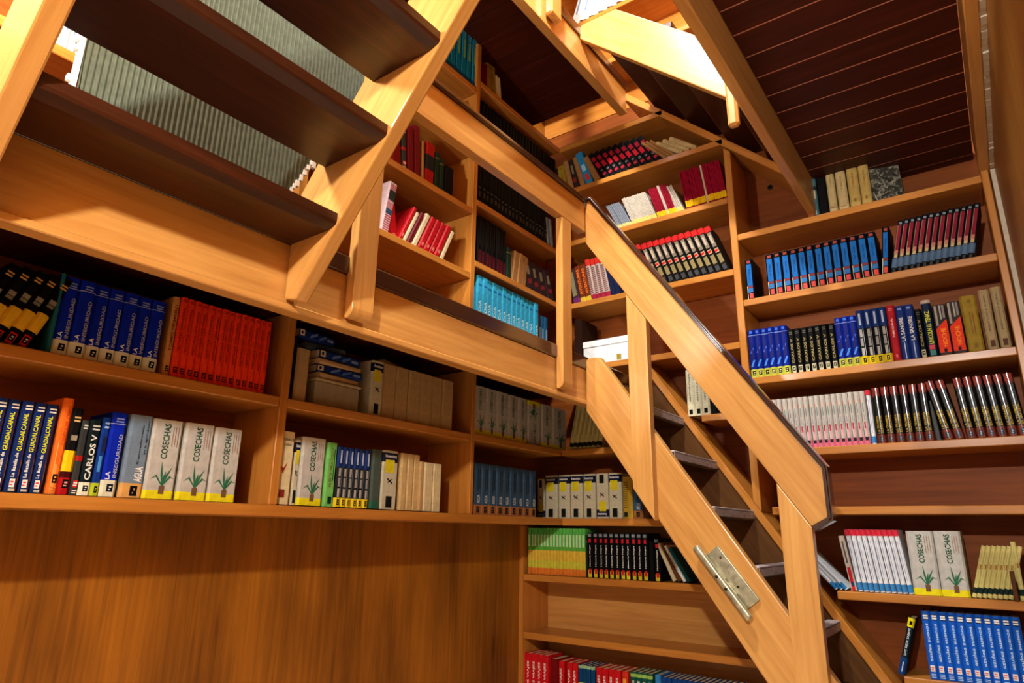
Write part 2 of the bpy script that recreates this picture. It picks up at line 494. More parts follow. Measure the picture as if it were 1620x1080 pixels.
# weathered metal cleat bolted on the stringer
cl = thing('metal_cleat', 'weathered metal cleat with backing plate screwed to the lower stair stringer', 'cleat', (-0.96, YS - 0.001, -0.17))
cang = math.atan2(0.263, 0.201)
cdir = Vector((math.cos(cang), 0, -math.sin(cang))); cnor = Vector((math.sin(cang), 0, math.cos(cang)))
def cleat_part(nm, c, l, w_, y0, y1, mat, bev, seg=3):
    g_ = Geo(); g_.box(-l / 2, l / 2, y0, y1, -w_ / 2, w_ / 2)
    me_ = mesh_of(nm, g_, [mat]); beveled(me_, bev, seg)
    for p_ in me_.polygons: p_.use_smooth = True
    return link(nm, me_, cl, (c[0], 0, c[1]), (0, cang, 0))
pl_ = cleat_part('back_plate', (-0.934, -0.160), 0.250, 0.066, YS - 0.010, YS - 0.0005, METAL, 0.004)
br_ = cleat_part('cleat_bar', (-0.970, -0.179), 0.335, 0.031, YS - 0.043, YS - 0.016, METAL, 0.0130, 4)
cleat_part('cleat_foot', (-0.985, -0.155), 0.055, 0.024, YS - 0.022, YS - 0.0095, METAL, 0.004)
cleat_part('cleat_foot', (-0.940, -0.210), 0.055, 0.024, YS - 0.022, YS - 0.0095, METAL, 0.004)
def disc(nm, r, y0, y1, mat, parent, loc, n_=14):
    g_ = Geo(); poly = [(r * math.cos(2 * PI * i / n_), r * math.sin(2 * PI * i / n_)) for i in range(n_)]
    g_.prism_y(poly, y0, y1)
    return link(nm, mesh_of(nm, g_, [mat]), parent, loc)
disc('screw', 0.0062, YS - 0.0445, YS - 0.030, SCREW, cl, (-0.985, 0, -0.160))
disc('screw', 0.0062, YS - 0.0445, YS - 0.030, SCREW, cl, (-0.951, 0, -0.205))
disc('screw', 0.005, YS - 0.0115, YS - 0.008, SCREW, cl, (-0.913, 0, -0.196))
disc('screw', 0.005, YS - 0.0115, YS - 0.008, SCREW, cl, (-0.975, 0, -0.088))

# ------------------------------------------------------------------ upper left stairs (seen from below)
us = thing('upper_left_staircase', 'open stair with dark treads and honey stringers climbing overhead from the gallery', 'staircase', (-1.4, 0.69, 0.6))
A50 = -math.atan(1.195)
ZB = lambda x: 0.625 + 1.195 * (x + 1.543)
for (a, b_) in ((0.280, 0.325), (1.051, 1.096)):
    plate_y('stringer', [(-1.593, 0.636), (-1.543, 0.625), (-0.607, ZB(-0.607)), (-0.607, ZB(-0.607) + 0.33), (-0.70, ZB(-0.70) + 0.372), (-1.593, ZB(-1.593) + 0.372)], a, b_, HONEY, us, ang=A50, bev=0.005, seg=2)
for k in range(5):
    x0_ = -1.5995 if k == 0 else -1.655 + 0.182 * k
    x1_ = -1.386 + 0.180 * k
    g = Geo()
    z0_ = 0.805 + 0.2135 * k
    c_ = 0.012
    prof = [(x0_, z0_ + 0.01), (x0_ + 0.01, z0_), (x1_ - 0.035, z0_), (x1_ - 0.004, z0_ + 0.010), (x1_, z0_ + 0.018), (x1_, z0_ + 0.043), (x0_, z0_ + 0.043)]
    cx = (x0_ + x1_) / 2; cz = z0_ + 0.02
    g.prism_y([(p[0] - cx, p[1] - cz) for p in prof], -0.3625, 0.3625)
    link('tread', mesh_of('tread', g, [TREAD['y']]), us, (cx, 0.688, cz))

# ------------------------------------------------------------------ topmost stairs
ts = thing('top_staircase', 'brightly lit short stair dropping from the upper gallery behind the ceiling beam', 'staircase', (-1.1, 3.05, 1.85))
A42 = math.atan(0.915)
plate_y('stringer', [(-1.5935, 2.762), (-0.66, 1.90), (-0.606, 1.85), (-0.606, 2.165), (-1.36, 2.848), (-1.580, 2.852), (-1.5935, 2.840)], YS, YS + 0.045, HONEY, ts, ang=A42, bev=0.005, seg=2)
for i in range(4):
    x0_ = -1.425 + 0.216 * i
    zt = 2.645 - 0.2 * i
    board('tread', x0_, min(x0_ + 0.37, -0.61), YS + 0.0455, YB - 0.0005 if zt < 2.0 else YW - 0.002, zt - 0.04, zt, TREAD, ts, bev=0.005)  # treads deepened and run back to the wall to block lamp light
board('post', -0.785, -0.735, YR0, YR1, 1.835, 2.75, HONEY, ts, bev=0.012, grain='z')
ur = thing('upper_gallery_railing', 'bright hanging post of the upper gallery railing', 'railing', (XF, 2.45, 2.65))
board('post', XF + 0.0065, XF + 0.052, 2.412, 2.515, 2.652, 3.70, HONEY, ur, bev=0.010, grain='z')
board('handrail', XF + 0.0005, XF + 0.045, 1.2, 2.70, 3.701, 3.86, HONEY, ur, bev=0.003)

# ------------------------------------------------------------------ corrugated sheet behind the upper left stairs
random.seed(11)
SHEET = plain('corrugated_grey_green', (92, 100, 82), rough=0.8, noise=0.18)
TORN = plain('torn_white_edge', (225, 222, 210), rough=0.8, noise=0.08)
g = Geo(); ge = Geo()
pitch = 0.0150; per = 6
ys0, ys1 = 0.478, 1.43
ncol = int((ys1 - ys0) / pitch * per)
rows_ = 16
zt_ = 2.55
def zbot(y_):
    zb_ = 0.862
    if y_ > 1.06:
        zb_ = 0.95 + min(1.0, (y_ - 1.06) / 0.12) * 0.245
    return zb_
jl = [random.uniform(-0.010, 0.010) for _ in range(rows_ + 1)]
cols_ = []
for i in range(ncol + 1):
    y_ = ys0 + (ys1 - ys0) * i / ncol
    xo = -1.735 + 0.0034 * math.sin(2 * PI * i / per)
    zb_ = zbot(y_) + (0.006 * math.sin(y_ * 190) + random.uniform(-0.004, 0.004) if y_ > 1.04 else 0)
    for j in range(rows_ + 1):
        w_ = max(0, 1 - i / 8.0)
        g.v.append((xo, y_ + jl[j] * w_, zb_ + (zt_ - zb_) * j / rows_))
st = rows_ + 1
for i in range(ncol):
    for j in range(rows_):
        g.f.append((i * st + j, (i + 1) * st + j, (i + 1) * st + j + 1, i * st + j + 1)); g.m.append(0)
sh = thing('corrugated_sheet', 'grey-green corrugated sheet with torn edges behind the overhead treads', 'sheet', (-1.735, 0.95, 0.862))
me = mesh_of('sheet', g, [SHEET])
for p_ in me.polygons: p_.use_smooth = True
o_ = link('sheet', me, sh)
sm = o_.modifiers.new('thickness', 'SOLIDIFY'); sm.thickness = 0.003
random.seed(5)
zz = 0.87
while zz < 1.6:
    h_ = random.uniform(0.012, 0.03); w_ = random.uniform(0.006, 0.018)
    ge.box(-1.742, -1.728, ys0 - w_, ys0 + 0.004, zz, zz + h_)
    zz += h_
yy = 1.055
while yy < 1.20:
    l_ = random.uniform(0.008, 0.016); zb_ = zbot(yy)
    ge.box(-1.742, -1.728, yy, yy + l_, zb_ - random.uniform(0.008, 0.016), zb_ + 0.006)
    yy += l_
link('torn_edge', mesh_of('torn_edge', ge, [TORN]), sh)['kind'] = 'stuff'

# ------------------------------------------------------------------ books
TEXTC = {}
def text_geo(s):
    if s not in TEXTC:
        cu = bpy.data.curves.new('lettering', 'FONT')
        cu.body = s; cu.size = 1.0; cu.resolution_u = 2; cu.offset = 0.02
        ob = bpy.data.objects.new('lettering', cu)
        COL.objects.link(ob)
        dg = bpy.context.evaluated_depsgraph_get()
        me_ = bpy.data.meshes.new_from_object(ob.evaluated_get(dg))
        vs_ = [tuple(v.co) for v in me_.vertices]
        fs_ = [tuple(p.vertices) for p in me_.polygons]
        bpy.data.objects.remove(ob); bpy.data.curves.remove(cu); bpy.data.meshes.remove(me_)
        x0 = min(v[0] for v in vs_); x1 = max(v[0] for v in vs_); y0 = min(v[1] for v in vs_); y1 = max(v[1] for v in vs_)
        vs_ = [((v[0] - x0) / (x1 - x0), (v[1] - y0) / (y1 - y0)) for v in vs_]
        TEXTC[s] = (vs_, fs_)
    return TEXTC[s]

W_, BK, CR, YE, RD = (232, 230, 220), (16, 15, 15), (214, 202, 162), (232, 208, 20), (188, 22, 20)
def lines(x0, x1, z0, z1, n_, c, frac=0.5):
    return [('rect', x0, x1, z0 + (z1 - z0) * i / n_, z0 + (z1 - z0) * (i + frac) / n_, c) for i in range(n_)]
def vlines(x0, x1, z0, z1, n_, c, frac=0.45):
    return [('rect', x0 + (x1 - x0) * i / n_, x0 + (x1 - x0) * (i + frac) / n_, z0 + 0.03 * (i % 2), z1, c) for i in range(n_)]
def logo(z0, z1, bg_, fg, x0=0.3, x1=0.7):
    m_ = (z0 + z1) / 2; q = (z1 - z0) / 2
    return [('rect', x0, x1, z0, z1, bg_), ('rect', x0 + 0.12, x1 - 0.16, m_ - q * 0.55, m_ - q * 0.25, fg), ('rect', x0 + 0.16, x1 - 0.1, m_ + q * 0.1, m_ + q * 0.5, fg)]
GREEN = (22, 74, 52)
KINDS = {
 # kind: (cover colour, description, prints)
 'guadalcanal': ((22, 40, 92), 'navy war paperback with yellow lettering', [('rect', .72, .97, .0, 1, (78, 30, 34)), ('rect', .8, .97, .12, .36, (150, 120, 60)), ('text', 'La Batalla de', W_, .18, .46, .16, .42), ('text', 'GUADALCANAL', (222, 220, 40), .2, .58, .44, .86), *lines(.15, .8, .90, .97, 2, W_), *logo(.05, .14, W_, (220, 70, 80), .12, .62), ('rect', .08, .7, .01, .035, (190, 190, 170))]),
 'orange_novel': ((228, 108, 34), 'tall orange paperback', [('rect', .0, .30, .0, .55, (246, 172, 92)), ('rect', .3, .55, 0, .3, (240, 150, 70)), ('text', 'CUENTOS DEL CAMPO', (196, 60, 24), .5, .8, .5, .92), *logo(.11, .20, BK, (230, 140, 60), .3, .75), *lines(.2, .9, .01, .08, 3, (214, 120, 50))]),
 'black_yellow': ((20, 18, 18), 'black paperback with yellow block and red foot', [('band', .26, .50, (232, 196, 24)), ('band', .0, .19, (170, 24, 26)), ('band', .19, .26, (60, 14, 16)), *logo(.07, .17, BK, (210, 150, 150), .25, .8), *lines(.2, .8, .84, .92, 2, (216, 178, 110)), ('rect', .15, .85, .62, .68, (150, 140, 120))]),
 'charcoal_thin': ((52, 54, 54), 'thin charcoal paperback', [('band', .45, .52, (160, 34, 30)), *logo(.10, .19, (206, 40, 40), W_, .1, .9), *lines(.2, .8, .02, .08, 2, W_), *lines(.2, .8, .88, .96, 2, (190, 190, 180))]),
 'carlos_white': ((18, 28, 30), 'black hardback with white capitals', [('band', .0, .17, (224, 224, 200)), ('text', 'CARLOS V', W_, .22, .72, .20, .80), *lines(.2, .8, .86, .95, 2, (190, 190, 180)), *logo(.05, .13, (18, 26, 40), W_, .28, .7)]),
 'carlos_gold': ((10, 9, 9), 'black hardback with gilt capitals', [('rect', .14, .88, .0, .16, (190, 184, 150)), ('text', 'CARLOS V', (150, 134, 84), .32, .68, .22, .78), *lines(.25, .75, .88, .96, 2, (84, 82, 74)), *logo(.05, .13, BK, CR, .28, .72)]),
 'blue_lime': ((18, 52, 128), 'mottled blue paperback with lime foot', [('rect', .1, .6, .3, .5, (70, 140, 210)), ('rect', .3, .9, .55, .75, (30, 36, 70)), ('band', .0, .16, (170, 188, 40)), *logo(.04, .12, BK, (170, 188, 40)), *lines(.2, .8, .86, .96, 2, (150, 180, 220))]),
 'royal_blue_la': ((14, 36, 168), 'royal blue ivory-footed hardback', [('band', .0, .19, (212, 212, 186)), ('text', 'LA', (216, 220, 232), .16, .44, .20, .29), ('text', 'INSEGURIDAD', (160, 160, 176), .60, .84, .22, .74), ('band', .855, .865, (150, 160, 210)), *lines(.25, .75, .88, .95, 2, (130, 146, 210)), *logo(.055, .145, (16, 22, 40), (212, 212, 186), .36, .76)]),
 'agua_grey': ((110, 128, 146), 'thick slate grey hardback with tan foot', [('band', .0, .17, (208, 158, 88)), ('text', 'AGUA', W_, .50, .86, .19, .37), ('text', 'El aprovechamiento', (40, 46, 56), .52, .64, .40, .88), ('text', 'en la agricultura', (40, 46, 56), .74, .86, .52, .94), *logo(.02, .14, BK, (190, 150, 90), .42, .74)]),
 'agua_blue': ((52, 74, 96), 'slate blue hardback with tan foot', [('band', .0, .19, (150, 96, 54)), ('text', 'AGUA', (190, 200, 206), .40, .80, .22, .38), ('rect', .44, .56, .45, .9, (30, 42, 54)), ('rect', .68, .8, .5, .9, (30, 42, 54)), *logo(.04, .16, BK, (150, 100, 60), .36, .72)]),
 'cosechas': ((182, 180, 172), 'thick grey aloe-plant paperback', [('band', .0, .105, (222, 212, 30)), ('text', 'COSECHAS', GREEN, .36, .58, .50, .95), ('plant', .12, .94, .165, .47), ('rect', .46, .64, .06, .165, (112, 82, 60)), *vlines(.66, .92, .66, .92, 3, (150, 112, 86), .22)]),
 'black_gold_yellow': ((14, 13, 14), 'black hardback with yellow block', [('band', .20, .46, (226, 176, 40)), ('rect', .05, .95, .0, .14, (186, 30, 40)), *logo(.03, .12, BK, (200, 190, 180), .28, .74), *lines(.1, .9, .84, .92, 2, (206, 156, 80)), ('rect', .12, .88, .60, .66, (140, 132, 112)), ('rect', .2, .8, .55, .59, (120, 112, 96))]),
 'teal_thin': ((34, 96, 104), 'thin teal booklet', []),
 'tan_first': ((206, 140, 74), 'tan and red volume', [('text', 'TOMO PRIMERO', (120, 50, 24), .3, .7, .3, .9), *logo(.05, .12, BK, CR)]),
 'red_series': ((236, 58, 26), 'orange-red hardback', [('text', 'HISTORIA UNIVERSAL', (150, 28, 18), .34, .66, .30, .88), *logo(.05, .12, (60, 18, 14), (210, 60, 40), .2, .8), *lines(.1, .9, .94, .98, 2, (170, 34, 20))]),
 'cream_historia': ((206, 190, 146), 'cream hardback with red leaf mark', [('text2', 'HISTORIA DE', (40, 34, 28), .08, .92, .87, .905), ('text2', 'EL AGUA', (40, 34, 28), .2, .8, .80, .835), ('vee', .28, .68, .42, .58, (140, 36, 30)), ('rect', .34, .66, .09, .20, (128, 40, 36))]),
 'white_logo': ((186, 180, 154), 'white manual with navy cap', [('band', .80, .96, (20, 24, 52)), ('text2', 'Insectos', W_, .14, .86, .88, .935), ('rect', .16, .74, .62, .84, (206, 190, 34)), ('bug', .25, .72, .42, .54, (26, 24, 22)), ('rect', .30, .68, .03, .22, (22, 24, 22))]),
 'green_huerta': ((110, 182, 92), 'bright green paperback', [('text', 'HUERTA PARA TODOS', (110, 74, 26), .34, .60, .30, .92), ('rect', .66, .76, .4, .9, (40, 96, 50)), ('rect', .36, .74, .04, .15, (14, 46, 38))]),
 'blue_silver': ((22, 44, 100), 'navy and silver paperback with yellow foot', [('band', .15, .66, (24, 24, 28)), ('rect', .26, .62, .16, .30, (170, 168, 160)), ('rect', .26, .62, .33, .48, (150, 148, 142)), ('rect', .26, .62, .50, .64, (160, 158, 150)), ('rect', .76, .94, .15, .66, (206, 212, 218)), ('band', .0, .15, (216, 192, 34)), *logo(.03, .12, BK, YE), ('rect', .36, .62, .72, .94, (170, 180, 206))]),
 'grey_green': ((70, 82, 74), 'dull grey-green volume', [('band', .0, .12, (44, 92, 72))]),
 'beige_pages': ((196, 166, 112), 'tan page-edge volume', []),
 'beige_short': ((186, 150, 100), 'short tan volume', []),
 'cream_short': ((204, 186, 142), 'short cream volume', []),
 'black_plain': ((18, 17, 18), 'plain black volume', []),
 'beige_worn': ((172, 142, 98), 'worn beige paperback', []),
 'cream_black_thin': ((190, 176, 116), 'thin cream paperback with dark foot', [('band', .05, .14, (32, 32, 28)), ('rect', .35, .6, .3, .9, (150, 134, 80))]),
 'mustard': ((176, 142, 44), 'mustard yellow volume', [*lines(.1, .6, .25, .9, 12, (120, 92, 30)), ('rect', .15, .5, .04, .15, (30, 34, 24))]),
 'brown_plain': ((92, 58, 34), 'brown leather volume', []),
 'green_landscape': ((84, 172, 76), 'green and ochre striped volume', [('band', .0, .14, (206, 116, 44)), ('band', .14, .30, (190, 186, 60)), ('band', .30, .52, (206, 174, 62)), ('band', .52, .60, (90, 164, 60)), ('rect', .2, .8, .60, .86, (176, 216, 160))]),
 'dark_green': ((28, 46, 34), 'dark green volume', [('band', .82, .84, (120, 110, 70))]),
 'black_redwhite': ((12, 12, 15), 'black yellow-footed paperback', [('rect', .12, .9, .0, .16, (206, 184, 36)), ('rect', .3, .75, .08, .19, (186, 30, 34)), ('text', 'Historia Negra', W_, .42, .68, .24, .72), ('rect', .34, .74, .77, .86, (190, 30, 44)), ('rect', .2, .8, .90, .97, (120, 126, 130))]),
 'cream_thin': ((206, 190, 150), 'thin cream volume', []),
 'white_plain': ((222, 220, 212), 'white paperback', [('rect', .3, .5, .3, .8, (120, 140, 170))]),
 'teal_plain': ((26, 92, 104), 'teal paperback', []),
 'red_white': ((194, 24, 30), 'red paperback with white title', [('text', 'LOS VIAJES', W_, .32, .76, .12, .82), ('band', .0, .08, (222, 150, 40))]),
 'darkred_plain': ((112, 18, 20), 'dark red volume', []),
 'navy_yellow': ((18, 66, 112), 'navy and yellow paperback', [('band', .0, .56, (206, 206, 60)), ('rect', .3, .7, .06, .5, (50, 70, 50)), ('band', .92, 1.0, (150, 190, 150))]),
 'red_orange': ((206, 54, 34), 'red and orange paperback', [('rect', .2, .9, .1, .82, (236, 160, 60))]),
 'green_white': ((24, 84, 70), 'green paperback with white title', [('text', 'MAR NORTE', W_, .34, .76, .12, .8), ('band', .88, .96, (150, 190, 90))]),
 'sky_blue': ((52, 132, 196), 'sky blue paperback', [('rect', .3, .7, .1, .8, W_)]),
 'blue_white': ((22, 64, 132), 'blue paperback with white title', [('rect', .32, .68, .1, .85, (170, 196, 220))]),
 'teal_white': ((72, 110, 116), 'teal and cream dust-jacketed volume', [('rect', .1, .9, .36, .54, (196, 186, 150)), ('band', .54, .62, (30, 50, 60)), ('rect', .2, .8, .05, .12, (190, 196, 190)), ('rect', .2, .7, .7, .9, (110, 150, 150))]),
 'cream_old': ((190, 166, 116), 'old cream clothbound volume', [('text', 'OBRAS', (146, 110, 66), .42, .6, .5, .85), ('rect', .2, .8, .08, .1, (150, 116, 70))]),
 'cream_old2': ((180, 150, 84), 'old straw-coloured clothbound volume', [('text', 'OBRAS', (140, 100, 44), .42, .6, .45, .8), ('rect', .4, .6, .12, .2, (140, 104, 50))]),
 'blue_panel': ((12, 14, 22), 'black hardback with bright blue title panel', [('rect', .12, .9, .34, .88, (28, 96, 168)), ('text', 'HISTORIA', (14, 40, 92), .42, .62, .46, .76), ('rect', .3, .75, .91, .97, (150, 66, 56)), ('rect', .1, .92, .28, .335, (120, 52, 60)), ('rect', .1, .92, .17, .275, (50, 106, 164)), ('rect', .32, .8, .03, .15, (206, 74, 70)), ('rect', .02, .1, .0, .33, (196, 190, 140))]),
 'crimson_slate': ((22, 20, 24), 'black paperback with crimson panel and slate foot', [('rect', .14, .9, .42, .90, (132, 30, 48)), ('rect', .0, .14, .35, .9, (150, 144, 110)), ('rect', .1, .95, .28, .38, (190, 170, 120)), ('rect', .25, .8, .34, .42, (196, 120, 104)), ('band', .09, .27, (84, 108, 136)), ('rect', .3, .75, .0, .07, (60, 60, 56)), ('rect', .3, .8, .92, .96, (120, 130, 140))]),
 'blue_fantasy': ((14, 32, 124), 'electric blue fantasy paperback', [('band', .0, .17, (186, 188, 70)), *logo(.045, .135, (30, 32, 20), CR, .28, .78), ('slash', .1, .9, .22, .36, (70, 130, 220)), ('slash', .15, .85, .50, .62, (60, 90, 200)), ('rect', .4, .62, .36, .86, (40, 34, 84)), ('band', .87, .885, (110, 130, 200)), ('rect', .3, .7, .92, .97, (60, 100, 190))]),
 'red_negra': ((172, 26, 34), 'red hardback with spaced white lettering', [('text', 'NEGRA', (226, 206, 196), .40, .62, .42, .76), *lines(.25, .75, .90, .96, 2, (216, 120, 110)), ('rect', .42, .62, .06, .11, (220, 120, 120))]),
 'navy_sangre': ((24, 46, 112), 'navy hardback with chalky white title', [('text', 'LA SANGRE', (222, 220, 206), .30, .72, .34, .78), ('rect', .46, .58, .02, .31, (170, 190, 220)), ('rect', .3, .7, .92, .96, (120, 140, 190))]),
 'navy_yellowtitle': ((18, 34, 62), 'dark navy volume with bold yellow title', [('text', 'LINCOLN EL TENAZ', (206, 206, 36), .26, .78, .22, .80), ('rect', .2, .8, .12, .20, (196, 70, 74)), ('rect', .2, .9, .02, .11, (70, 130, 120)), ('band', .94, 1.0, (186, 170, 150))]),
 'red_diagonal': ((52, 46, 46), 'grey paperback with slanted orange-red jacket', [('diag', .0, 1, .05, .52, .70, (222, 52, 22)), ('text', 'NOCHE', (240, 140, 30), .40, .74, .16, .52), ('rect', .05, .3, .58, .98, (160, 150, 136)), ('rect', .5, .62, .7, .98, (170, 164, 152)), ('rect', .7, .95, .72, .98, (130, 124, 118)), ('rect', .4, .62, .06, .12, (20, 18, 16))]),
 'olive_plain': ((146, 118, 34), 'olive-yellow clothbound volume', [('rect', .44, .5, .3, .7, (112, 88, 20)), ('rect', .6, .66, .3, .7, (130, 66, 30)), ('rect', .45, .65, .86, .92, (116, 92, 24)), ('rect', .4, .65, .06, .14, (122, 98, 30))]),
 'beige_tall': ((158, 136, 96), 'tall beige clothbound volume', [('text', 'BIBLIOTECA RURAL', (96, 72, 46), .40, .56, .30, .92), ('rect', .3, .74, .04, .15, (84, 52, 32))]),
 'white_pink': ((188, 182, 172), 'white romance paperback with pink foot', [('band', .0, .14, (206, 110, 130)), ('rect', .5, .95, .14, .34, (214, 150, 160)), ('rect', .25, .8, .075, .14, (26, 40, 44)), ('rect', .36, .6, .30, .42, (176, 40, 70)), ('rect', .4, .6, .60, .78, (120, 140, 136)), ('rect', .03, .10, .14, .98, (120, 96, 90)), ('rect', .45, .6, .45, .56, (150, 150, 160)), ('rect', .1, .3, .78, .84, (226, 140, 110))]),
 'white_blue_red': ((222, 224, 228), 'white red-headed paperback', [('band', .90, 1.0, (200, 46, 62)), ('band', .02, .14, (56, 130, 190)), ('rect', .42, .56, .2, .82, (150, 166, 196)), ('rect', .02, .06, .0, .9, (60, 60, 66))]),
 'white_blue': ((206, 212, 216), 'fallen white paperback with blue foot', [('band', .02, .18, (44, 120, 180)), ('rect', .4, .56, .25, .85, (140, 160, 176))]),
 'europa': ((9, 9, 12), 'glossy black paperback with jagged red head', [('zig', .82, 1.0, (150, 52, 40)), ('band', .0, .16, (136, 60, 46)), ('text', 'LA TRAMPA', (222, 186, 40), .18, .42, .18, .50), ('text', 'EUROPA', (206, 166, 34), .56, .82, .18, .50), *logo(.03, .12, (40, 60, 80), (170, 190, 200), .3, .72)]),
 'grey_plain': ((96, 98, 100), 'plain grey volume', []),
 'cream_red': ((216, 200, 186), 'cream and red paperback', [('rect', .2, .9, .0, .42, (196, 40, 48)), ('rect', .3, .8, .08, .16, (30, 60, 90)), ('rect', .35, .65, .5, .9, (90, 96, 90))]),
 'cream_dragon': ((206, 196, 124), 'cream paperback with dark ornament band', [('band', .08, .19, (26, 44, 40)), ('rect', .1, .95, .55, .64, (160, 104, 44)), ('rect', .3, .5, .25, .9, (190, 178, 104))]),
 'navy_siete': ((16, 34, 44), 'navy paperback with yellow head', [('band', .84, 1.0, (228, 212, 30)), ('text', 'LOS SIETE SABIOS', (214, 220, 220), .30, .62, .34, .82), ('rect', .78, .9, .30, .84, (206, 206, 190)), ('band', .0, .30, (24, 60, 116)), ('rect', .42, .56, .05, .22, (190, 206, 230)), ('rect', .3, .7, .88, .95, BK)]),
 'blue_azul': ((26, 92, 196), 'bright blue paperback with white script', [('rect', .12, .88, .87, .96, (18, 30, 62)), ('rect', .2, .8, .92, .945, W_), ('rect', .2, .8, .885, .91, W_), ('text', 'azules suenos', (190, 214, 240), .30, .66, .26, .82), *logo(.11, .20, (232, 226, 222), (220, 96, 84), .14, .76), *lines(.14, .8, .02, .09, 3, (170, 200, 232))]),
 'cream_blackfoot': ((196, 190, 160), 'cream reference volume with black foot square', [('rect', .28, .74, .04, .14, BK), ('text', 'ANTOLOGIA', (90, 90, 76), .4, .6, .3, .92)]),
 'comic_purple': ((52, 40, 44), 'dark comic album with purple foot', [('rect', .2, .8, .2, .9, (120, 112, 84)), ('band', .0, .14, (98, 38, 92))]),
 'comic_orange': ((104, 44, 20), 'rust-orange comic album', [('text', 'AVENTURAS', (226, 112, 40), .28, .74, .2, .9), ('band', .0, .12, (196, 166, 50))]),
 'comic_red': ((176, 156, 146), 'speckled comic album with red head', [('band', .84, 1.0, (186, 44, 34)), ('band', .0, .12, (150, 36, 60)), *lines(.15, .85, .15, .82, 14, (110, 60, 62), .4)]),
 'navy_plain': ((26, 32, 62), 'navy volume', []),
 'war_series': ((20, 16, 15), 'battle-scene paperback with red head', [('band', .88, 1.0, (178, 34, 34)), ('rect', .22, .8, .54, .86, (120, 108, 92)), ('rect', .3, .6, .62, .8, (176, 160, 140)), ('rect', .2, .8, .41, .50, (170, 146, 112)), ('rect', .2, .7, .43, .48, (196, 30, 36)), ('rect', .2, .82, .18, .37, (128, 114, 74)), ('rect', .2, .8, .03, .14, (58, 60, 62))]),
 'mag_grey': ((120, 126, 136), 'grey magazine', [('band', .0, .14, (206, 190, 120))]),
 'mag_white': ((186, 176, 160), 'white magazine', [('band', .0, .16, (214, 196, 110))]),
 'mag_maroon': ((136, 16, 38), 'maroon magazine', [('band', .0, .18, (226, 186, 30))]),
 'mag_cream': ((206, 186, 150), 'cream magazine', []),
 'mag_maroon_tall': ((140, 14, 40), 'tall maroon magazine', [('band', .06, .22, (230, 186, 24))]),
 'bw_old': ((74, 66, 56), 'mottled old volume', []),
 'tan_plain': ((150, 108, 62), 'tan pasteboard volume', []),
 'dark_multi': ((48, 34, 36), 'dark volume with faint coloured bands', [('rect', .2, .8, .2, .35, (120, 40, 44)), ('rect', .3, .7, .5, .8, (120, 114, 90))]),
 'cyan_bold': ((44, 132, 186), 'bright cyan pictorial volume', [('rect', .3, .8, .1, .3, (190, 60, 66)), ('rect', .25, .75, .4, .6, (150, 206, 226))]),
 'black_red': ((22, 20, 22), 'black thriller with red panels', [('rect', .15, .85, .42, .62, (186, 30, 44)), ('rect', .15, .85, .68, .84, (150, 26, 40)), ('rect', .2, .8, .12, .2, (170, 40, 50)), ('ring', .3, .7, .24, .36, (150, 146, 140))]),
 'teal_atlas': ((22, 112, 150), 'tall teal atlas volume', [('rect', .3, .7, .40, .72, (120, 170, 120)), ('rect', .3, .7, .74, .95, (90, 160, 180)), ('band', .0, .12, (28, 80, 150))]),
 'maroon_plain': ((104, 20, 30), 'maroon clothbound volume', []),
 'dark_green_peaks': ((24, 40, 40), 'dark volume with pale head', [('rect', .3, .7, .9, .98, (196, 190, 150))]),
 'red_darkband': ((150, 26, 28), 'red volume with dark middle band', [('band', .34, .70, (34, 36, 38))]),
 'comic_bw': ((196, 170, 170), 'striped comic album', [*lines(.05, .95, .04, .36, 7, (176, 60, 76), .35), ('rect', .1, .9, .36, .46, (44, 70, 90)), *lines(.05, .95, .48, .62, 4, (176, 60, 76), .35), ('rect', .1, .9, .64, .84, (40, 40, 36)), *lines(.05, .95, .86, .98, 3, (170, 60, 70), .4)]),
 'red_plain': ((172, 20, 26), 'red clothbound volume', [('rect', .3, .7, .1, .2, (206, 110, 90))]),
 'black_silver': ((12, 12, 13), 'black bound volume with silver bands', [('rect', .38, .58, .40, .92, (36, 35, 32)), ('rect', .25, .75, .30, .32, (92, 88, 78)), ('rect', .3, .7, .14, .24, (62, 60, 55))]),
 'black_redfoot': ((12, 12, 12), 'black bound volume with dark red foot', [('rect', .2, .8, .04, .30, (84, 18, 28)), ('rect', .4, .6, .4, .9, (44, 42, 36))]),
 'cyan_set': ((52, 160, 200), 'bright cyan encyclopedia volume', [('text', 'ENCICLOPEDIA', (196, 236, 240), .26, .76, .12, .70), ('rect', .15, .85, .88, .9, (30, 110, 160))]),
 'cyan_dark': ((28, 82, 124), 'dim blue encyclopedia volume', [('rect', .3, .7, .2, .8, (130, 170, 190))]),
}

def book_geo(t, h, d):
    c = min(0.24 * t, 0.007); b = min(0.0024, 0.2 * t)
    O = [(0, d), (0, c), (c, 0), (t - c, 0), (t, c), (t, d)]
    I = [(b, d), (b, c + 0.001), (c + b * 0.4, b), (t - c - b * 0.4, b), (t - b, c + 0.001), (t - b, d)]
    g_ = Geo()
    vs_ = [(p[0], p[1], z) for z in (0, h) for p in O] + [(p[0], p[1], z) for z in (0, h) for p in I]
    fs_ = []
    for i in range(5):
        fs_.append((i, i + 1, i + 7, i + 6))
        fs_.append((12 + i + 1, 12 + i, 12 + i + 6, 12 + i + 7))
        fs_.append((i + 1, i, 12 + i, 12 + i + 1))
        fs_.append((6 + i, 6 + i + 1, 18 + i + 1, 18 + i))
    fs_.append((0, 6, 18, 12)); fs_.append((11, 5, 17, 23))
    g_.add(vs_, fs_)
    p_ = Geo(); p_.box(b + 0.0002, t - b - 0.0002, c + 0.0015, d - 0.004, 0.003, h - 0.004)
    return g_, p_, c

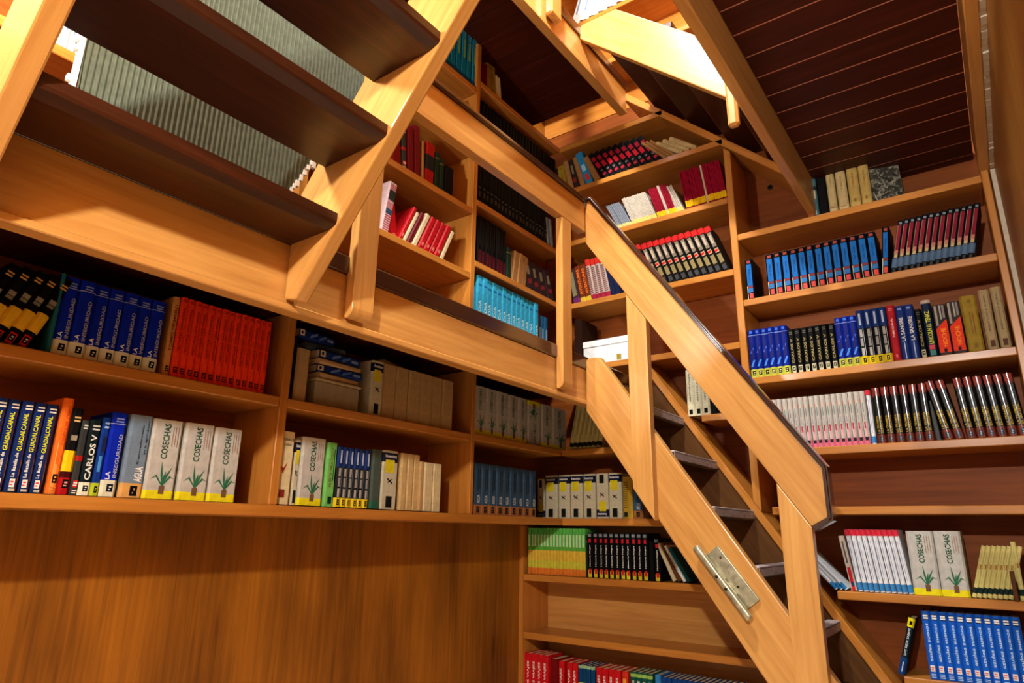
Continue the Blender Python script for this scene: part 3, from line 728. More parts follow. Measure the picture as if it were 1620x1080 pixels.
def print_geo(prints, t, h, c):
    """flat print on the spine: bands, rectangles, lettering; returns geometry and its inks"""
    g_ = Geo(); mats = []; e0 = 0.0006
    def mi(col):
        m_ = ink(col)
        if m_ not in mats:
            mats.append(m_)
        return mats.index(m_)
    lift = [e0]
    def quad(x0, x1, z0, z1, col):
        y_ = -lift[0]
        x0 = max(x0, c * 0.9); x1 = min(x1, t - c * 0.9)
        g_.add([(x0, y_, z0), (x1, y_, z0), (x1, y_, z1), (x0, y_, z1)], [(0, 1, 2, 3)], mi(col))
    def poly(pts, col):
        lift[0] += 0.00012
        y_ = -lift[0]
        pts = [(min(max(p[0], c * 0.5), t - c * 0.5), p[1]) for p in pts]
        g_.add([(p[0], y_, p[1]) for p in pts], [tuple(range(len(pts)))], mi(col))
    for P in prints:
        k_ = P[0]
        lift[0] += 0.00012
        if k_ == 'band':
            z0, z1, col = P[1] * h, P[2] * h, P[3]
            e_ = lift[0]
            xs = [(-e_, c + e_ * 0 + 0.006), (-e_, c), (c, -e_), (t - c, -e_), (t + e_, c), (t + e_, c + 0.006)]
            vs_ = [(p[0], p[1], z) for z in (z0, z1) for p in xs]
            g_.add(vs_, [(i, i + 1, i + 7, i + 6) for i in range(5)], mi(col))
        elif k_ == 'rect':
            quad(P[1] * t, P[2] * t, P[3] * h, P[4] * h, P[5])
        elif k_ in ('text', 'text2'):
            vs_, fs_ = text_geo(P[1]); x0, x1, z0, z1 = P[3] * t, P[4] * t, P[5] * h, P[6] * h
            y_ = -lift[0]
            if k_ == 'text':      # reads upwards
                pts = [(x1 - v[1] * (x1 - x0), y_, z0 + v[0] * (z1 - z0)) for v in vs_]
            else:
                pts = [(x0 + v[0] * (x1 - x0), y_, z0 + v[1] * (z1 - z0)) for v in vs_]
            g_.add(pts, fs_, mi(P[2]))
        elif k_ == 'plant':
            x0, x1, z0, z1 = P[1] * t, P[2] * t, P[3] * h, P[4] * h
            bx, bz = x0 + 0.52 * (x1 - x0), z0
            for (tx, tz, mx, mz, w_) in ((.40, 1.0, .45, .5, .045), (.86, .80, .66, .42, .045), (.0, .22, .24, .40, .04), (1.0, .28, .80, .38, .04), (.62, .62, .56, .36, .035)):
                T = (x0 + tx * (x1 - x0), z0 + tz * (z1 - z0)); M_ = (x0 + mx * (x1 - x0), z0 + mz * (z1 - z0)); w2 = w_ * (x1 - x0)
                B_, M2, T2 = Vector((bx, bz)), Vector(M_), Vector(T)
                d1 = (M2 - B_).normalized(); d2 = (T2 - B_).normalized()
                n1 = Vector((-d1.y, d1.x)); n2 = Vector((-d2.y, d2.x))
                pts_ = [B_ - n1 * w2 * .6, M2 - n2 * w2, T2, M2 + n2 * w2, B_ + n1 * w2 * .6]
                poly([(q.x, q.y) for q in pts_], (48, 104, 74))
        elif k_ == 'vee':
            x0, x1, z0, z1 = P[1] * t, P[2] * t, P[3] * h, P[4] * h; w_ = (x1 - x0) * .2; m_ = x0 + (x1 - x0) * .45
            poly([(m_ - w_ * .4, z0), (m_ + w_ * .4, z0), (m_, z0 + (z1 - z0) * .4), (x0, z0 + (z1 - z0) * .62)], P[5])
            poly([(m_ - w_ * .2, z0), (m_ + w_ * .6, z0 + (z1 - z0) * .2), (x1, z1), (m_ - w_ * .1, z0 + (z1 - z0) * .45)], P[5])
        elif k_ == 'bug':
            x0, x1, z0, z1 = P[1] * t, P[2] * t, P[3] * h, P[4] * h; dx, dz = x1 - x0, z1 - z0
            poly([(x0 + .2 * dx, z0 + .9 * dz), (x0 + .1 * dx, z0 + .7 * dz), (x0 + .8 * dx, z0 + .1 * dz), (x0 + .95 * dx, z0 + .2 * dz)], P[5])
            poly([(x0 + .15 * dx, z0 + .3 * dz), (x0 + .25 * dx, z0 + .2 * dz), (x0 + .9 * dx, z0 + .75 * dz), (x0 + .85 * dx, z0 + .85 * dz)], P[5])
        elif k_ == 'slash':
            x0, x1, z0, z1 = P[1] * t, P[2] * t, P[3] * h, P[4] * h
            poly([(x0, z0), (x0 + (x1 - x0) * .4, z0), (x1, z1), (x0 + (x1 - x0) * .6, z1)], P[5])
        elif k_ == 'diag':
            x0, x1 = P[1] * t, P[2] * t
            poly([(x0, P[3] * h), (x1, P[3] * h), (x1, P[5] * h), (x0, P[4] * h)], P[6])
        elif k_ == 'zig':
            z0, z1 = P[1] * h, P[2] * h; n_ = 5; pts = [(t, z1), (0, z1)]
            for i in range(n_ + 1):
                pts.append((t * i / n_, z0 + (z1 - z0) * (.0 if i % 2 else .35)))
            poly(pts[::-1], P[3])
        elif k_ == 'ring':
            x0, x1, z0, z1 = P[1] * t, P[2] * t, P[3] * h, P[4] * h
            cx_, cz_, r_ = (x0 + x1) / 2, (z0 + z1) / 2, min(x1 - x0, z1 - z0) / 2
            n_ = 10; y_ = -lift[0]
            vs_ = [(cx_ + q * r_ * math.cos(2 * PI * i / n_), y_, cz_ + q * r_ * math.sin(2 * PI * i / n_)) for q in (1, .6) for i in range(n_)]
            g_.add(vs_, [(i, (i + 1) % n_, n_ + (i + 1) % n_, n_ + i) for i in range(n_)], mi(P[5]))
    return g_, mats

ORD = ['first', 'second', 'third', 'fourth', 'fifth', 'sixth', 'seventh', 'eighth', 'ninth', 'tenth', 'eleventh', 'twelfth', 'thirteenth', 'fourteenth', 'fifteenth', 'sixteenth', 'seventeenth', 'eighteenth', 'nineteenth', 'twentieth', 'twenty-first', 'twenty-second', 'twenty-third', 'twenty-fourth', 'twenty-fifth', 'twenty-sixth']
WHERE = {'AL1': 'on the far left ledge', 'AL2': 'on the far left shelf under the gallery', 'AM1': 'on the middle ledge bay', 'AM2': 'on the shelf above the middle ledge', 'AC1': 'on the corner ledge, left wall', 'AC2': 'on the corner shelf under the gallery', 'AG0': 'standing on the gallery floor shelf', 'A0': 'seen between the overhead treads', 'AU1': 'on the gallery shelf beside the hanging post', 'AU2': 'on the gallery shelf below the handrail', 'AU3': 'peeking over the gallery handrail', 'AU4': 'on the gallery shelf under the ceiling', 'AV1': 'on the gallery shelf above the cyan set', 'AV2': 'on the gallery shelf right below handrail', 'AV3': 'behind the gallery handrail', 'AV4': 'on top of the gallery bookcase', 'BC2': 'in the corner behind the stair head', 'BC1': 'on the corner ledge, back wall', 'BD1': 'on the shelf below the corner ledge', 'BD3': 'on the lowest shelf under the stairs', 'R1': 'on the top right shelf', 'R2': 'on the second right shelf', 'R3': 'on the third right shelf', 'R4': 'on the fourth right shelf', 'R6': 'on the right shelf above the lowest', 'R7': 'on the lowest right shelf', 'BL5': 'behind the sloping handrail', 'BL3': 'on the back shelf behind the rail', 'BL2': 'on the back magazine shelf', 'BL1': 'on the highest back shelf', 'T1': 'on the brightly lit upper shelf'}
# wall, kind, count, start, end, shelf top, book height, lean in degrees, set-back, depth, upside down, joined, row
ROWS = [
 ('A', 'guadalcanal', 5, 0.583, 0.7322, 0.083, 0.2439, 0, 0.02, 0.16, 0, 0, 'AL1'),
 ('A', 'orange_novel', 1, 0.7394, 0.7669, 0.083, 0.2681, 0, 0.02, 0.16, 0, 0, 'AL1'),
 ('A', 'black_yellow', 1, 0.7677, 0.7962, 0.083, 0.2433, 0, 0.02, 0.15, 0, 0, 'AL1'),
 ('A', 'charcoal_thin', 1, 0.7978, 0.8172, 0.083, 0.2116, 0, 0.02, 0.14, 0, 0, 'AL1'),
 ('A', 'carlos_white', 1, 0.8196, 0.8519, 0.083, 0.2169, 0, 0.02, 0.14, 0, 0, 'AL1'),
 ('A', 'blue_lime', 1, 0.8524, 0.8739, 0.083, 0.2282, 0, 0.02, 0.14, 0, 0, 'AL1'),
 ('A', 'royal_blue_la', 1, 0.8756, 0.92, 0.083, 0.2478, 0, 0.02, 0.16, 0, 0, 'AL1'),
 ('A', 'agua_grey', 1, 0.9298, 0.9967, 0.083, 0.2491, 0, 0.02, 0.16, 0, 0, 'AL1'),
 ('A', 'cosechas', 1, 0.9986, 1.0944, 0.083, 0.2463, 0, 0.02, 0.16, 0, 0, 'AL1'),
 ('A', 'cosechas', 1, 1.1035, 1.2029, 0.083, 0.2477, 0, 0.02, 0.16, 0, 0, 'AL1'),
 ('A', 'cosechas', 1, 1.2073, 1.3075, 0.083, 0.246, 0, 0.02, 0.16, 0, 0, 'AL1'),
 ('A', 'black_gold_yellow', 5, 0.4611, 0.6278, 0.47, 0.235, 20, 0.02, 0.16, 0, 0, 'AL2'),
 ('A', 'teal_thin', 1, 0.668, 0.679, 0.47, 0.24, 0, 0.02, 0.16, 0, 0, 'AL2'),
 ('A', 'royal_blue_la', 7, 0.6806, 0.9766, 0.47, 0.2361, 0, 0.02, 0.16, 0, 0, 'AL2'),
 ('A', 'tan_first', 1, 0.9967, 1.0192, 0.47, 0.2678, 0, 0.02, 0.16, 0, 0, 'AL2'),
 ('A', 'red_series', 14, 1.0213, 1.3706, 0.47, 0.2729, 0, 0.02, 0.16, 0, 0, 'AL2'),
 ('A', 'cream_historia', 1, 1.4508, 1.5253, 0.085, 0.2643, 0, 0.02, 0.16, 0, 0, 'AM1'),
 ('A', 'white_logo', 1, 1.5353, 1.563, 0.085, 0.2408, 0, 0.03, 0.16, 0, 0, 'AM1'),
 ('A', 'cosechas', 1, 1.5612, 1.6708, 0.085, 0.2545, 0, 0.02, 0.16, 0, 0, 'AM1'),
 ('A', 'green_huerta', 1, 1.6798, 1.7286, 0.085, 0.2462, 0, 0.02, 0.16, 0, 0, 'AM1'),
 ('A', 'blue_silver', 6, 1.7317, 1.9078, 0.085, 0.2354, 0, 0.02, 0.16, 0, 0, 'AM1'),
 ('A', 'grey_green', 1, 1.9181, 1.9707, 0.085, 0.2441, 0, 0.02, 0.16, 0, 0, 'AM1'),
 ('A', 'white_logo', 1, 1.9743, 2.0657, 0.085, 0.2471, 0, 0.02, 0.16, 0, 0, 'AM1'),
 ('A', 'beige_pages', 3, 2.0905, 2.2122, 0.085, 0.2458, 0, 0.03, 0.16, 0, 0, 'AM1'),
 ('A', 'beige_short', 1, 2.2038, 2.2323, 0.085, 0.2185, 0, 0.02, 0.16, 0, 0, 'AM1'),
 ('A', 'cream_short', 2, 2.2344, 2.3528, 0.085, 0.2173, 0, 0.02, 0.16, 0, 0, 'AM1'),
 ('A', 'black_plain', 1, 1.4513, 1.4932, 0.47, 0.25, 0, 0.02, 0.16, 0, 0, 'AM2'),
 ('A', 'beige_worn', 1, 1.4947, 1.5539, 0.47, 0.2079, 0, 0.02, 0.16, 0, 0, 'AM2'),
 ('A', 'white_logo', 1, 1.8768, 1.9455, 0.47, 0.2402, 0, 0.02, 0.16, 0, 0, 'AM2'),
 ('A', 'beige_worn', 6, 1.9492, 2.4098, 0.47, 0.2411, 0, 0.02, 0.16, 0, 0, 'AM2'),
 ('A', 'cosechas', 1, 2.5795, 2.6742, 0.477, 0.253, 0, 0.02, 0.16, 0, 0, 'AC2'),
 ('A', 'cosechas', 1, 2.6763, 2.7642, 0.477, 0.253, 0, 0.02, 0.16, 0, 0, 'AC2'),
 ('A', 'cosechas', 1, 2.767, 2.8655, 0.477, 0.253, 0, 0.02, 0.16, 0, 0, 'AC2'),
 ('A', 'cosechas', 1, 2.8713, 2.963, 0.477, 0.253, 0, 0.02, 0.16, 0, 0, 'AC2'),
 ('A', 'cosechas', 1, 2.9654, 3.051, 0.477, 0.253, 0, 0.02, 0.16, 0, 0, 'AC2'),
 ('A', 'cosechas', 1, 3.0573, 3.1854, 0.477, 0.253, 0, 0.02, 0.16, 1, 0, 'AC2'),
 ('A', 'cosechas', 1, 3.2019, 3.3137, 0.477, 0.253, 0, 0.02, 0.16, 0, 0, 'AC2'),
 ('A', 'cosechas', 1, 3.3206, 3.4708, 0.477, 0.253, 0, 0.02, 0.16, 0, 0, 'AC2'),
 ('A', 'agua_blue', 9, 2.5886, 3.1426, 0.08, 0.2531, 0, 0.02, 0.16, 0, 0, 'AC1'),
 ('B', 'cream_black_thin', 7, -2.0751, -1.8565, 0.477, 0.2659, 12, 0.02, 0.16, 0, 1, 'BC2'),
 ('B', 'white_logo', 1, -2.32, -2.2671, 0.08, 0.235, 0, 0.05, 0.16, 1, 0, 'BC1'),
 ('B', 'white_logo', 1, -2.2427, -2.1566, 0.08, 0.2499, 0, 0.02, 0.16, 0, 0, 'BC1'),
 ('B', 'white_logo', 1, -2.1492, -2.071, 0.08, 0.2499, 0, 0.02, 0.16, 0, 0, 'BC1'),
 ('B', 'white_logo', 1, -2.0667, -1.9849, 0.08, 0.2499, 0, 0.02, 0.16, 0, 0, 'BC1'),
 ('B', 'white_logo', 1, -1.9778, -1.8994, 0.08, 0.2499, 0, 0.02, 0.16, 0, 0, 'BC1'),
 ('B', 'white_logo', 1, -1.8933, -1.8168, 0.08, 0.2499, 0, 0.02, 0.16, 1, 0, 'BC1'),
 ('B', 'white_logo', 1, -1.8128, -1.7324, 0.08, 0.2499, 0, 0.02, 0.16, 0, 0, 'BC1'),
 ('B', 'mustard', 1, -1.7247, -1.6673, 0.08, 0.225, 0, 0.02, 0.16, 0, 0, 'BC1'),
 ('B', 'agua_blue', 1, -1.6635, -1.6071, 0.08, 0.215, 0, 0.02, 0.16, 0, 0, 'BC1'),
 ('B', 'brown_plain', 1, -1.6034, -1.5628, 0.08, 0.19, 0, 0.02, 0.16, 0, 0, 'BC1'),
 ('B', 'green_landscape', 18, -2.3649, -1.9714, -0.236, 0.2606, 0, 0.02, 0.16, 0, 1, 'BD1'),
 ('B', 'dark_green', 1, -1.9693, -1.9572, -0.236, 0.225, 0, 0.02, 0.16, 0, 1, 'BD1'),
 ('B', 'black_redwhite', 11, -1.9551, -1.5851, -0.236, 0.2399, 0, 0.02, 0.16, 0, 0, 'BD1'),
 ('B', 'black_plain', 1, -1.5815, -1.5564, -0.236, 0.2, 0, 0.02, 0.16, 0, 1, 'BD1'),
 ('B', 'black_redwhite', 1, -1.5529, -1.5175, -0.236, 0.215, 0, 0.02, 0.16, 0, 0, 'BD1'),
 ('B', 'cream_thin', 1, -1.4548, -1.4308, -0.236, 0.2, -24, 0.02, 0.16, 0, 1, 'BD1'),
 ('B', 'brown_plain', 1, -1.4274, -1.4002, -0.236, 0.2, -26, 0.02, 0.16, 0, 0, 'BD1'),
 ('B', 'white_plain', 1, -1.3969, -1.3767, -0.236, 0.2, -30, 0.02, 0.16, 0, 1, 'BD1'),
 ('B', 'teal_plain', 1, -1.3733, -1.35, -0.236, 0.19, -32, 0.02, 0.16, 0, 1, 'BD1'),
 ('B', 'red_white', 5, -2.4153, -2.2256, -0.885, 0.2171, 0, 0.02, 0.16, 0, 1, 'BD3'),
 ('B', 'darkred_plain', 1, -2.2284, -2.1783, -0.885, 0.2, 0, 0.05, 0.16, 0, 1, 'BD3'),
 ('B', 'red_white', 1, -2.1552, -2.1186, -0.885, 0.2, 0, 0.02, 0.16, 0, 1, 'BD3'),
 ('B', 'red_white', 2, -2.1, -2.0308, -0.885, 0.2, 0, 0.02, 0.16, 0, 1, 'BD3'),
 ('B', 'navy_yellow', 4, -2.0269, -1.9263, -0.885, 0.195, 0, 0.02, 0.16, 0, 1, 'BD3'),
 ('B', 'red_white', 4, -1.9187, -1.7706, -0.885, 0.195, 0, 0.02, 0.16, 0, 1, 'BD3'),
 ('B', 'red_orange', 1, -1.7634, -1.7311, -0.885, 0.195, 0, 0.02, 0.16, 0, 1, 'BD3'),
 ('B', 'green_white', 4, -1.7133, -1.5919, -0.885, 0.2, 0, 0.02, 0.16, 0, 1, 'BD3'),
 ('B', 'sky_blue', 1, -1.5783, -1.548, -0.885, 0.2, 0, 0.02, 0.16, 0, 1, 'BD3'),
 ('B', 'blue_white', 18, -1.5413, -1.0638, -0.885, 0.195, 0, 0.02, 0.16, 0, 1, 'BD3'),
 ('B', 'teal_white', 1, -0.6015, -0.5526, 1.585, 0.2754, 0, 0.02, 0.16, 0, 0, 'R1'),
 ('B', 'black_plain', 1, -0.5511, -0.5046, 1.585, 0.21, 0, 0.02, 0.16, 0, 0, 'R1'),
 ('B', 'cream_old', 1, -0.5031, -0.4646, 1.585, 0.2787, 0, 0.02, 0.16, 0, 0, 'R1'),
 ('B', 'cream_old', 1, -0.4587, -0.4122, 1.585, 0.222, 0, 0.02, 0.16, 0, 0, 'R1'),
 ('B', 'cream_old2', 1, -0.4064, -0.3564, 1.585, 0.235, 0, 0.02, 0.16, 0, 0, 'R1'),
 ('B', 'cream_old2', 1, -0.3536, -0.3073, 1.585, 0.237, 0, 0.02, 0.16, 0, 0, 'R1'),
 ('B', 'blue_panel', 1, -0.9497, -0.91, 1.204, 0.2266, 0, 0.02, 0.16, 0, 0, 'R2'),
 ('B', 'blue_panel', 13, -0.8418, -0.3193, 1.204, 0.2314, 0, 0.02, 0.16, 0, 0, 'R2'),
 ('B', 'blue_panel', 1, -0.3166, -0.2846, 1.204, 0.24, 7, 0.02, 0.16, 0, 0, 'R2'),
 ('B', 'crimson_slate', 13, -0.2793, 0.0487, 1.204, 0.262, 14, 0.02, 0.16, 0, 0, 'R2'),
 ('B', 'blue_fantasy', 6, -0.9662, -0.7733, 0.78, 0.2558, 0, 0.02, 0.16, 0, 0, 'R3'),
 ('B', 'carlos_gold', 7, -0.7702, -0.5504, 0.78, 0.2268, 0, 0.02, 0.16, 0, 0, 'R3'),
 ('B', 'blue_fantasy', 3, -0.5482, -0.4547, 0.78, 0.2484, 0, 0.02, 0.16, 0, 0, 'R3'),
 ('B', 'blue_silver', 4, -0.452, -0.3235, 0.78, 0.2665, 0, 0.02, 0.16, 0, 0, 'R3'),
 ('B', 'red_negra', 1, -0.322, -0.2879, 0.78, 0.2681, 0, 0.02, 0.16, 0, 0, 'R3'),
 ('B', 'navy_sangre', 2, -0.2864, -0.2133, 0.78, 0.2587, 0, 0.02, 0.16, 0, 0, 'R3'),
 ('B', 'carlos_gold', 1, -0.212, -0.184, 0.78, 0.2288, 0, 0.02, 0.16, 0, 0, 'R3'),
 ('B', 'navy_yellowtitle', 1, -0.1815, -0.1454, 0.78, 0.2659, 0, 0.02, 0.16, 0, 0, 'R3'),
 ('B', 'red_diagonal', 1, -0.1406, -0.0896, 0.78, 0.2345, 0, 0.02, 0.16, 0, 0, 'R3'),
 ('B', 'red_diagonal', 1, -0.0887, -0.0366, 0.78, 0.239, 0, 0.02, 0.16, 0, 0, 'R3'),
 ('B', 'olive_plain', 1, -0.0332, 0.0256, 0.78, 0.2555, 0, 0.02, 0.16, 0, 0, 'R3'),
 ('B', 'beige_tall', 1, 0.0368, 0.0754, 0.78, 0.2699, 0, 0.02, 0.16, 0, 0, 'R3'),
 ('B', 'beige_tall', 1, 0.0809, 0.1188, 0.78, 0.2744, 0, 0.02, 0.16, 0, 0, 'R3'),
 ('B', 'white_pink', 18, -0.9086, -0.4604, 0.408, 0.2486, 0, 0.02, 0.16, 0, 0, 'R4'),
 ('B', 'white_blue_red', 1, -0.4578, -0.4373, 0.408, 0.2504, 0, 0.02, 0.16, 0, 0, 'R4'),
 ('B', 'europa', 6, -0.4322, -0.2096, 0.408, 0.2551, 0, 0.02, 0.16, 0, 0, 'R4'),
 ('B', 'grey_plain', 1, -0.2073, -0.1885, 0.408, 0.18, -4, 0.05, 0.16, 0, 0, 'R4'),
 ('B', 'europa', 2, -0.1771, -0.0997, 0.408, 0.262, -9, 0.02, 0.16, 0, 0, 'R4'),
 ('B', 'europa', 6, -0.0952, 0.1187, 0.408, 0.262, -4, 0.02, 0.16, 0, 0, 'R4'),
 ('B', 'white_blue', 3, -0.681, -0.6217, -0.23, 0.2, -42, 0.02, 0.16, 0, 0, 'R6'),
 ('B', 'cream_red', 1, -0.6166, -0.5925, -0.23, 0.235, -7, 0.02, 0.16, 0, 0, 'R6'),
 ('B', 'white_blue_red', 10, -0.5913, -0.3765, -0.23, 0.2622, -6, 0.02, 0.16, 0, 0, 'R6'),
 ('B', 'cosechas', 1, -0.3754, -0.2758, -0.23, 0.2583, 0, 0.02, 0.16, 0, 0, 'R6'),
 ('B', 'cosechas', 1, -0.2736, -0.177, -0.23, 0.2593, 0, 0.02, 0.16, 0, 0, 'R6'),
 ('B', 'cream_dragon', 8, -0.1728, -0.0368, -0.23, 0.21, 17, 0.02, 0.16, 0, 0, 'R6'),
 ('B', 'brown_plain', 1, -0.0348, -0.019, -0.23, 0.11, 0, -0.01, 0.16, 0, 1, 'R6'),
 ('B', 'cream_dragon', 1, -0.0149, 0.0029, -0.23, 0.22, 0, 0.02, 0.16, 0, 0, 'R6'),
 ('B', 'navy_siete', 1, -0.4768, -0.4515, -0.55, 0.232, 17, 0.02, 0.16, 0, 0, 'R7'),
 ('B', 'blue_azul', 11, -0.3617, -0.0299, -0.55, 0.2573, 0, 0.02, 0.16, 0, 0, 'R7'),
 ('B', 'cream_blackfoot', 3, -1.322, -1.1948, 0.612, 0.2578, 0, 0.02, 0.16, 0, 0, 'BL5'),
 ('B', 'black_plain', 2, -1.1913, -1.1306, 0.612, 0.2, 0, 0.02, 0.16, 0, 0, 'BL5'),
 ('B', 'comic_purple', 1, -2.0274, -1.9765, 1.392, 0.24, -11, 0.02, 0.16, 0, 0, 'BL3'),
 ('B', 'comic_orange', 2, -1.9765, -1.8947, 1.392, 0.255, -11, 0.02, 0.16, 0, 0, 'BL3'),
 ('B', 'comic_red', 4, -1.8947, -1.7625, 1.392, 0.28, -10, 0.02, 0.16, 0, 1, 'BL3'),
 ('B', 'navy_plain', 2, -1.7582, -1.6982, 1.392, 0.22, -12, 0.02, 0.16, 0, 1, 'BL3'),
 ('B', 'war_series', 13, -1.5404, -1.0262, 1.392, 0.3, -19, 0.02, 0.16, 0, 0, 'BL3'),
 ('B', 'mag_grey', 8, -1.6918, -1.5968, 1.823, 0.2, -26, 0.02, 0.16, 0, 1, 'BL2'),
 ('B', 'mag_white', 18, -1.5968, -1.4344, 1.823, 0.21, -20, 0.02, 0.16, 0, 1, 'BL2'),
 ('B', 'mag_maroon', 6, -1.4303, -1.3698, 1.823, 0.215, -16, 0.02, 0.16, 0, 1, 'BL2'),
 ('B', 'mag_white', 2, -1.3698, -1.3539, 1.823, 0.22, -16, 0.02, 0.16, 0, 1, 'BL2'),
 ('B', 'mag_maroon', 5, -1.3539, -1.3104, 1.823, 0.215, -16, 0.02, 0.16, 0, 1, 'BL2'),
 ('B', 'mag_white', 4, -1.3104, -1.2637, 1.823, 0.2, -20, 0.02, 0.16, 0, 1, 'BL2'),
 ('B', 'mag_maroon_tall', 13, -1.2482, -1.1271, 1.823, 0.262, -8, 0.02, 0.16, 0, 1, 'BL2'),
 ('B', 'mag_cream', 1, -1.1271, -1.1159, 1.823, 0.262, -7, 0.02, 0.16, 0, 1, 'BL2'),
 ('B', 'mag_maroon_tall', 12, -1.1159, -1.0102, 1.823, 0.262, -7, 0.02, 0.16, 0, 1, 'BL2'),
 ('B', 'bw_old', 1, -2.1561, -2.1156, 2.2, 0.2, -6, 0.02, 0.16, 0, 1, 'BL1'),
 ('B', 'olive_plain', 1, -2.1106, -2.0558, 2.2, 0.21, -10, 0.02, 0.16, 0, 1, 'BL1'),
 ('B', 'tan_plain', 1, -2.0508, -2.0114, 2.2, 0.235, -12, 0.02, 0.16, 0, 1, 'BL1'),
 ('B', 'dark_multi', 1, -2.0066, -1.9676, 2.2, 0.23, -13, 0.02, 0.16, 0, 1, 'BL1'),
 ('B', 'tan_plain', 1, -1.9628, -1.9243, 2.2, 0.24, -15, 0.02, 0.16, 0, 1, 'BL1'),
 ('B', 'cyan_bold', 1, -1.9195, -1.8626, 2.2, 0.265, -18, 0.02, 0.16, 0, 0, 'BL1'),
 ('B', 'tan_plain', 1, -1.8532, -1.8065, 2.2, 0.22, -24, 0.02, 0.16, 0, 1, 'BL1'),
 ('B', 'black_red', 9, -1.7788, -1.378, 2.2, 0.245, -31, 0.02, 0.16, 0, 0, 'BL1'),
 ('B', 'tan_plain', 3, -1.3656, -1.2844, 2.2, 0.22, -44, 0.02, 0.16, 0, 1, 'BL1'),
 ('B', 'cream_old', 3, -1.2684, -1.1351, 2.2, 0.2, -52, 0.02, 0.16, 0, 0, 'BL1'),
 ('A', 'teal_atlas', 6, 2.2323, 2.5023, 2.466, 0.392, 0, 0.02, 0.16, 0, 0, 'AU4'),
 ('A', 'maroon_plain', 2, 2.5582, 2.6066, 2.538, 0.17, 0, 0.02, 0.16, 0, 1, 'AV4'),
 ('A', 'olive_plain', 1, 2.6127, 2.7, 2.538, 0.19, -6, 0.02, 0.16, 0, 0, 'AV4'),
 ('A', 'cream_thin', 2, 2.7063, 2.7576, 2.538, 0.16, -8, 0.02, 0.16, 0, 1, 'AV4'),
 ('A', 'dark_green_peaks', 7, 2.2078, 2.4929, 2.06, 0.26, 0, 0.02, 0.16, 0, 1, 'AU3'),
 ('A', 'darkred_plain', 1, 1.9042, 1.9676, 1.698, 0.2, -8, 0.02, 0.16, 0, 0, 'AU2'),
 ('A', 'charcoal_thin', 1, 1.9676, 2.0021, 1.698, 0.22, -6, 0.02, 0.16, 0, 0, 'AU2'),
 ('A', 'maroon_plain', 1, 2.0065, 2.0506, 1.698, 0.25, -5, 0.02, 0.16, 0, 0, 'AU2'),
 ('A', 'maroon_plain', 1, 2.0551, 2.1003, 1.698, 0.28, -5, 0.02, 0.16, 0, 0, 'AU2'),
 ('A', 'tan_plain', 1, 2.1048, 2.1255, 1.698, 0.22, -3, 0.02, 0.16, 0, 1, 'AU2'),
 ('A', 'red_darkband', 1, 2.1278, 2.1935, 1.698, 0.235, 0, 0.02, 0.16, 0, 0, 'AU2'),
 ('A', 'dark_green', 1, 2.1959, 2.232, 1.698, 0.21, 0, 0.02, 0.16, 0, 1, 'AU2'),
 ('A', 'dark_green', 1, 2.2344, 2.2712, 1.698, 0.19, 0, 0.02, 0.16, 0, 1, 'AU2'),
 ('A', 'black_plain', 1, 2.2761, 2.3465, 1.698, 0.17, 0, 0.02, 0.16, 0, 0, 'AU2'),
 ('A', 'comic_bw', 1, 1.862, 1.9134, 1.322, 0.27, 8, 0.02, 0.16, 0, 0, 'AU1'),
 ('A', 'red_plain', 1, 1.9637, 2.0135, 1.322, 0.2, -10, 0.06, 0.16, 0, 0, 'AU1'),
 ('A', 'red_plain', 1, 1.9785, 2.0034, 1.322, 0.22, 24, 0.02, 0.16, 0, 1, 'AU1'),
 ('A', 'cream_thin', 1, 2.0055, 2.0287, 1.322, 0.2, 24, 0.02, 0.16, 0, 1, 'AU1'),
 ('A', 'maroon_plain', 1, 2.033, 2.0629, 1.322, 0.21, 24, 0.02, 0.16, 0, 1, 'AU1'),
 ('A', 'cream_thin', 1, 2.0673, 2.1021, 1.322, 0.22, 24, 0.02, 0.16, 0, 0, 'AU1'),
 ('A', 'red_plain', 4, 2.1065, 2.2619, 1.322, 0.215, 24, 0.02, 0.16, 0, 0, 'AU1'),
 ('A', 'cream_thin', 1, 2.2666, 2.2953, 1.322, 0.2, 24, 0.02, 0.16, 0, 1, 'AU1'),
 ('A', 'black_silver', 20, 2.5515, 3.2607, 1.768, 0.33, 0, 0.02, 0.18, 0, 1, 'AV2'),
 ('A', 'grey_plain', 2, 3.2682, 3.3359, 1.768, 0.2, -8, 0.02, 0.16, 0, 1, 'AV2'),
 ('A', 'black_redfoot', 8, 2.5625, 2.8283, 1.405, 0.29, 0, 0.02, 0.16, 0, 1, 'AV1'),
 ('A', 'dark_green', 1, 2.8344, 2.8776, 1.405, 0.2, 0, 0.02, 0.16, 0, 1, 'AV1'),
 ('A', 'tan_plain', 3, 2.8839, 3.0252, 1.405, 0.2, 8, 0.02, 0.16, 0, 1, 'AV1'),
 ('A', 'dark_multi', 4, 3.0518, 3.341, 1.405, 0.19, -18, 0.02, 0.16, 0, 1, 'AV1'),
 ('A', 'cyan_set', 13, 2.5708, 3.1569, 0.88, 0.46, 0, 0.02, 0.2, 0, 0, 'AG0'),
 ('A', 'dark_multi', 1, 3.1636, 3.1907, 0.88, 0.4, 0, 0.02, 0.16, 0, 1, 'AG0'),
 ('A', 'cyan_dark', 2, 3.1941, 3.2664, 0.88, 0.4, 0, 0.02, 0.16, 0, 1, 'AG0'),
 ('A', 'black_silver', 24, 2.5623, 3.3699, 2.17, 0.27, 0, 0.02, 0.16, 0, 1, 'AV3'),
 ('A', 'white_plain', 6, 0.5097, 0.6341, 1.395, 0.25, 0, 0.02, 0.16, 0, 1, 'A0'),
 ('B', 'white_plain', 6, -2.0197, -1.5808, 3.51, 0.24, 18, 0.02, 0.16, 0, 1, 'T1')
]
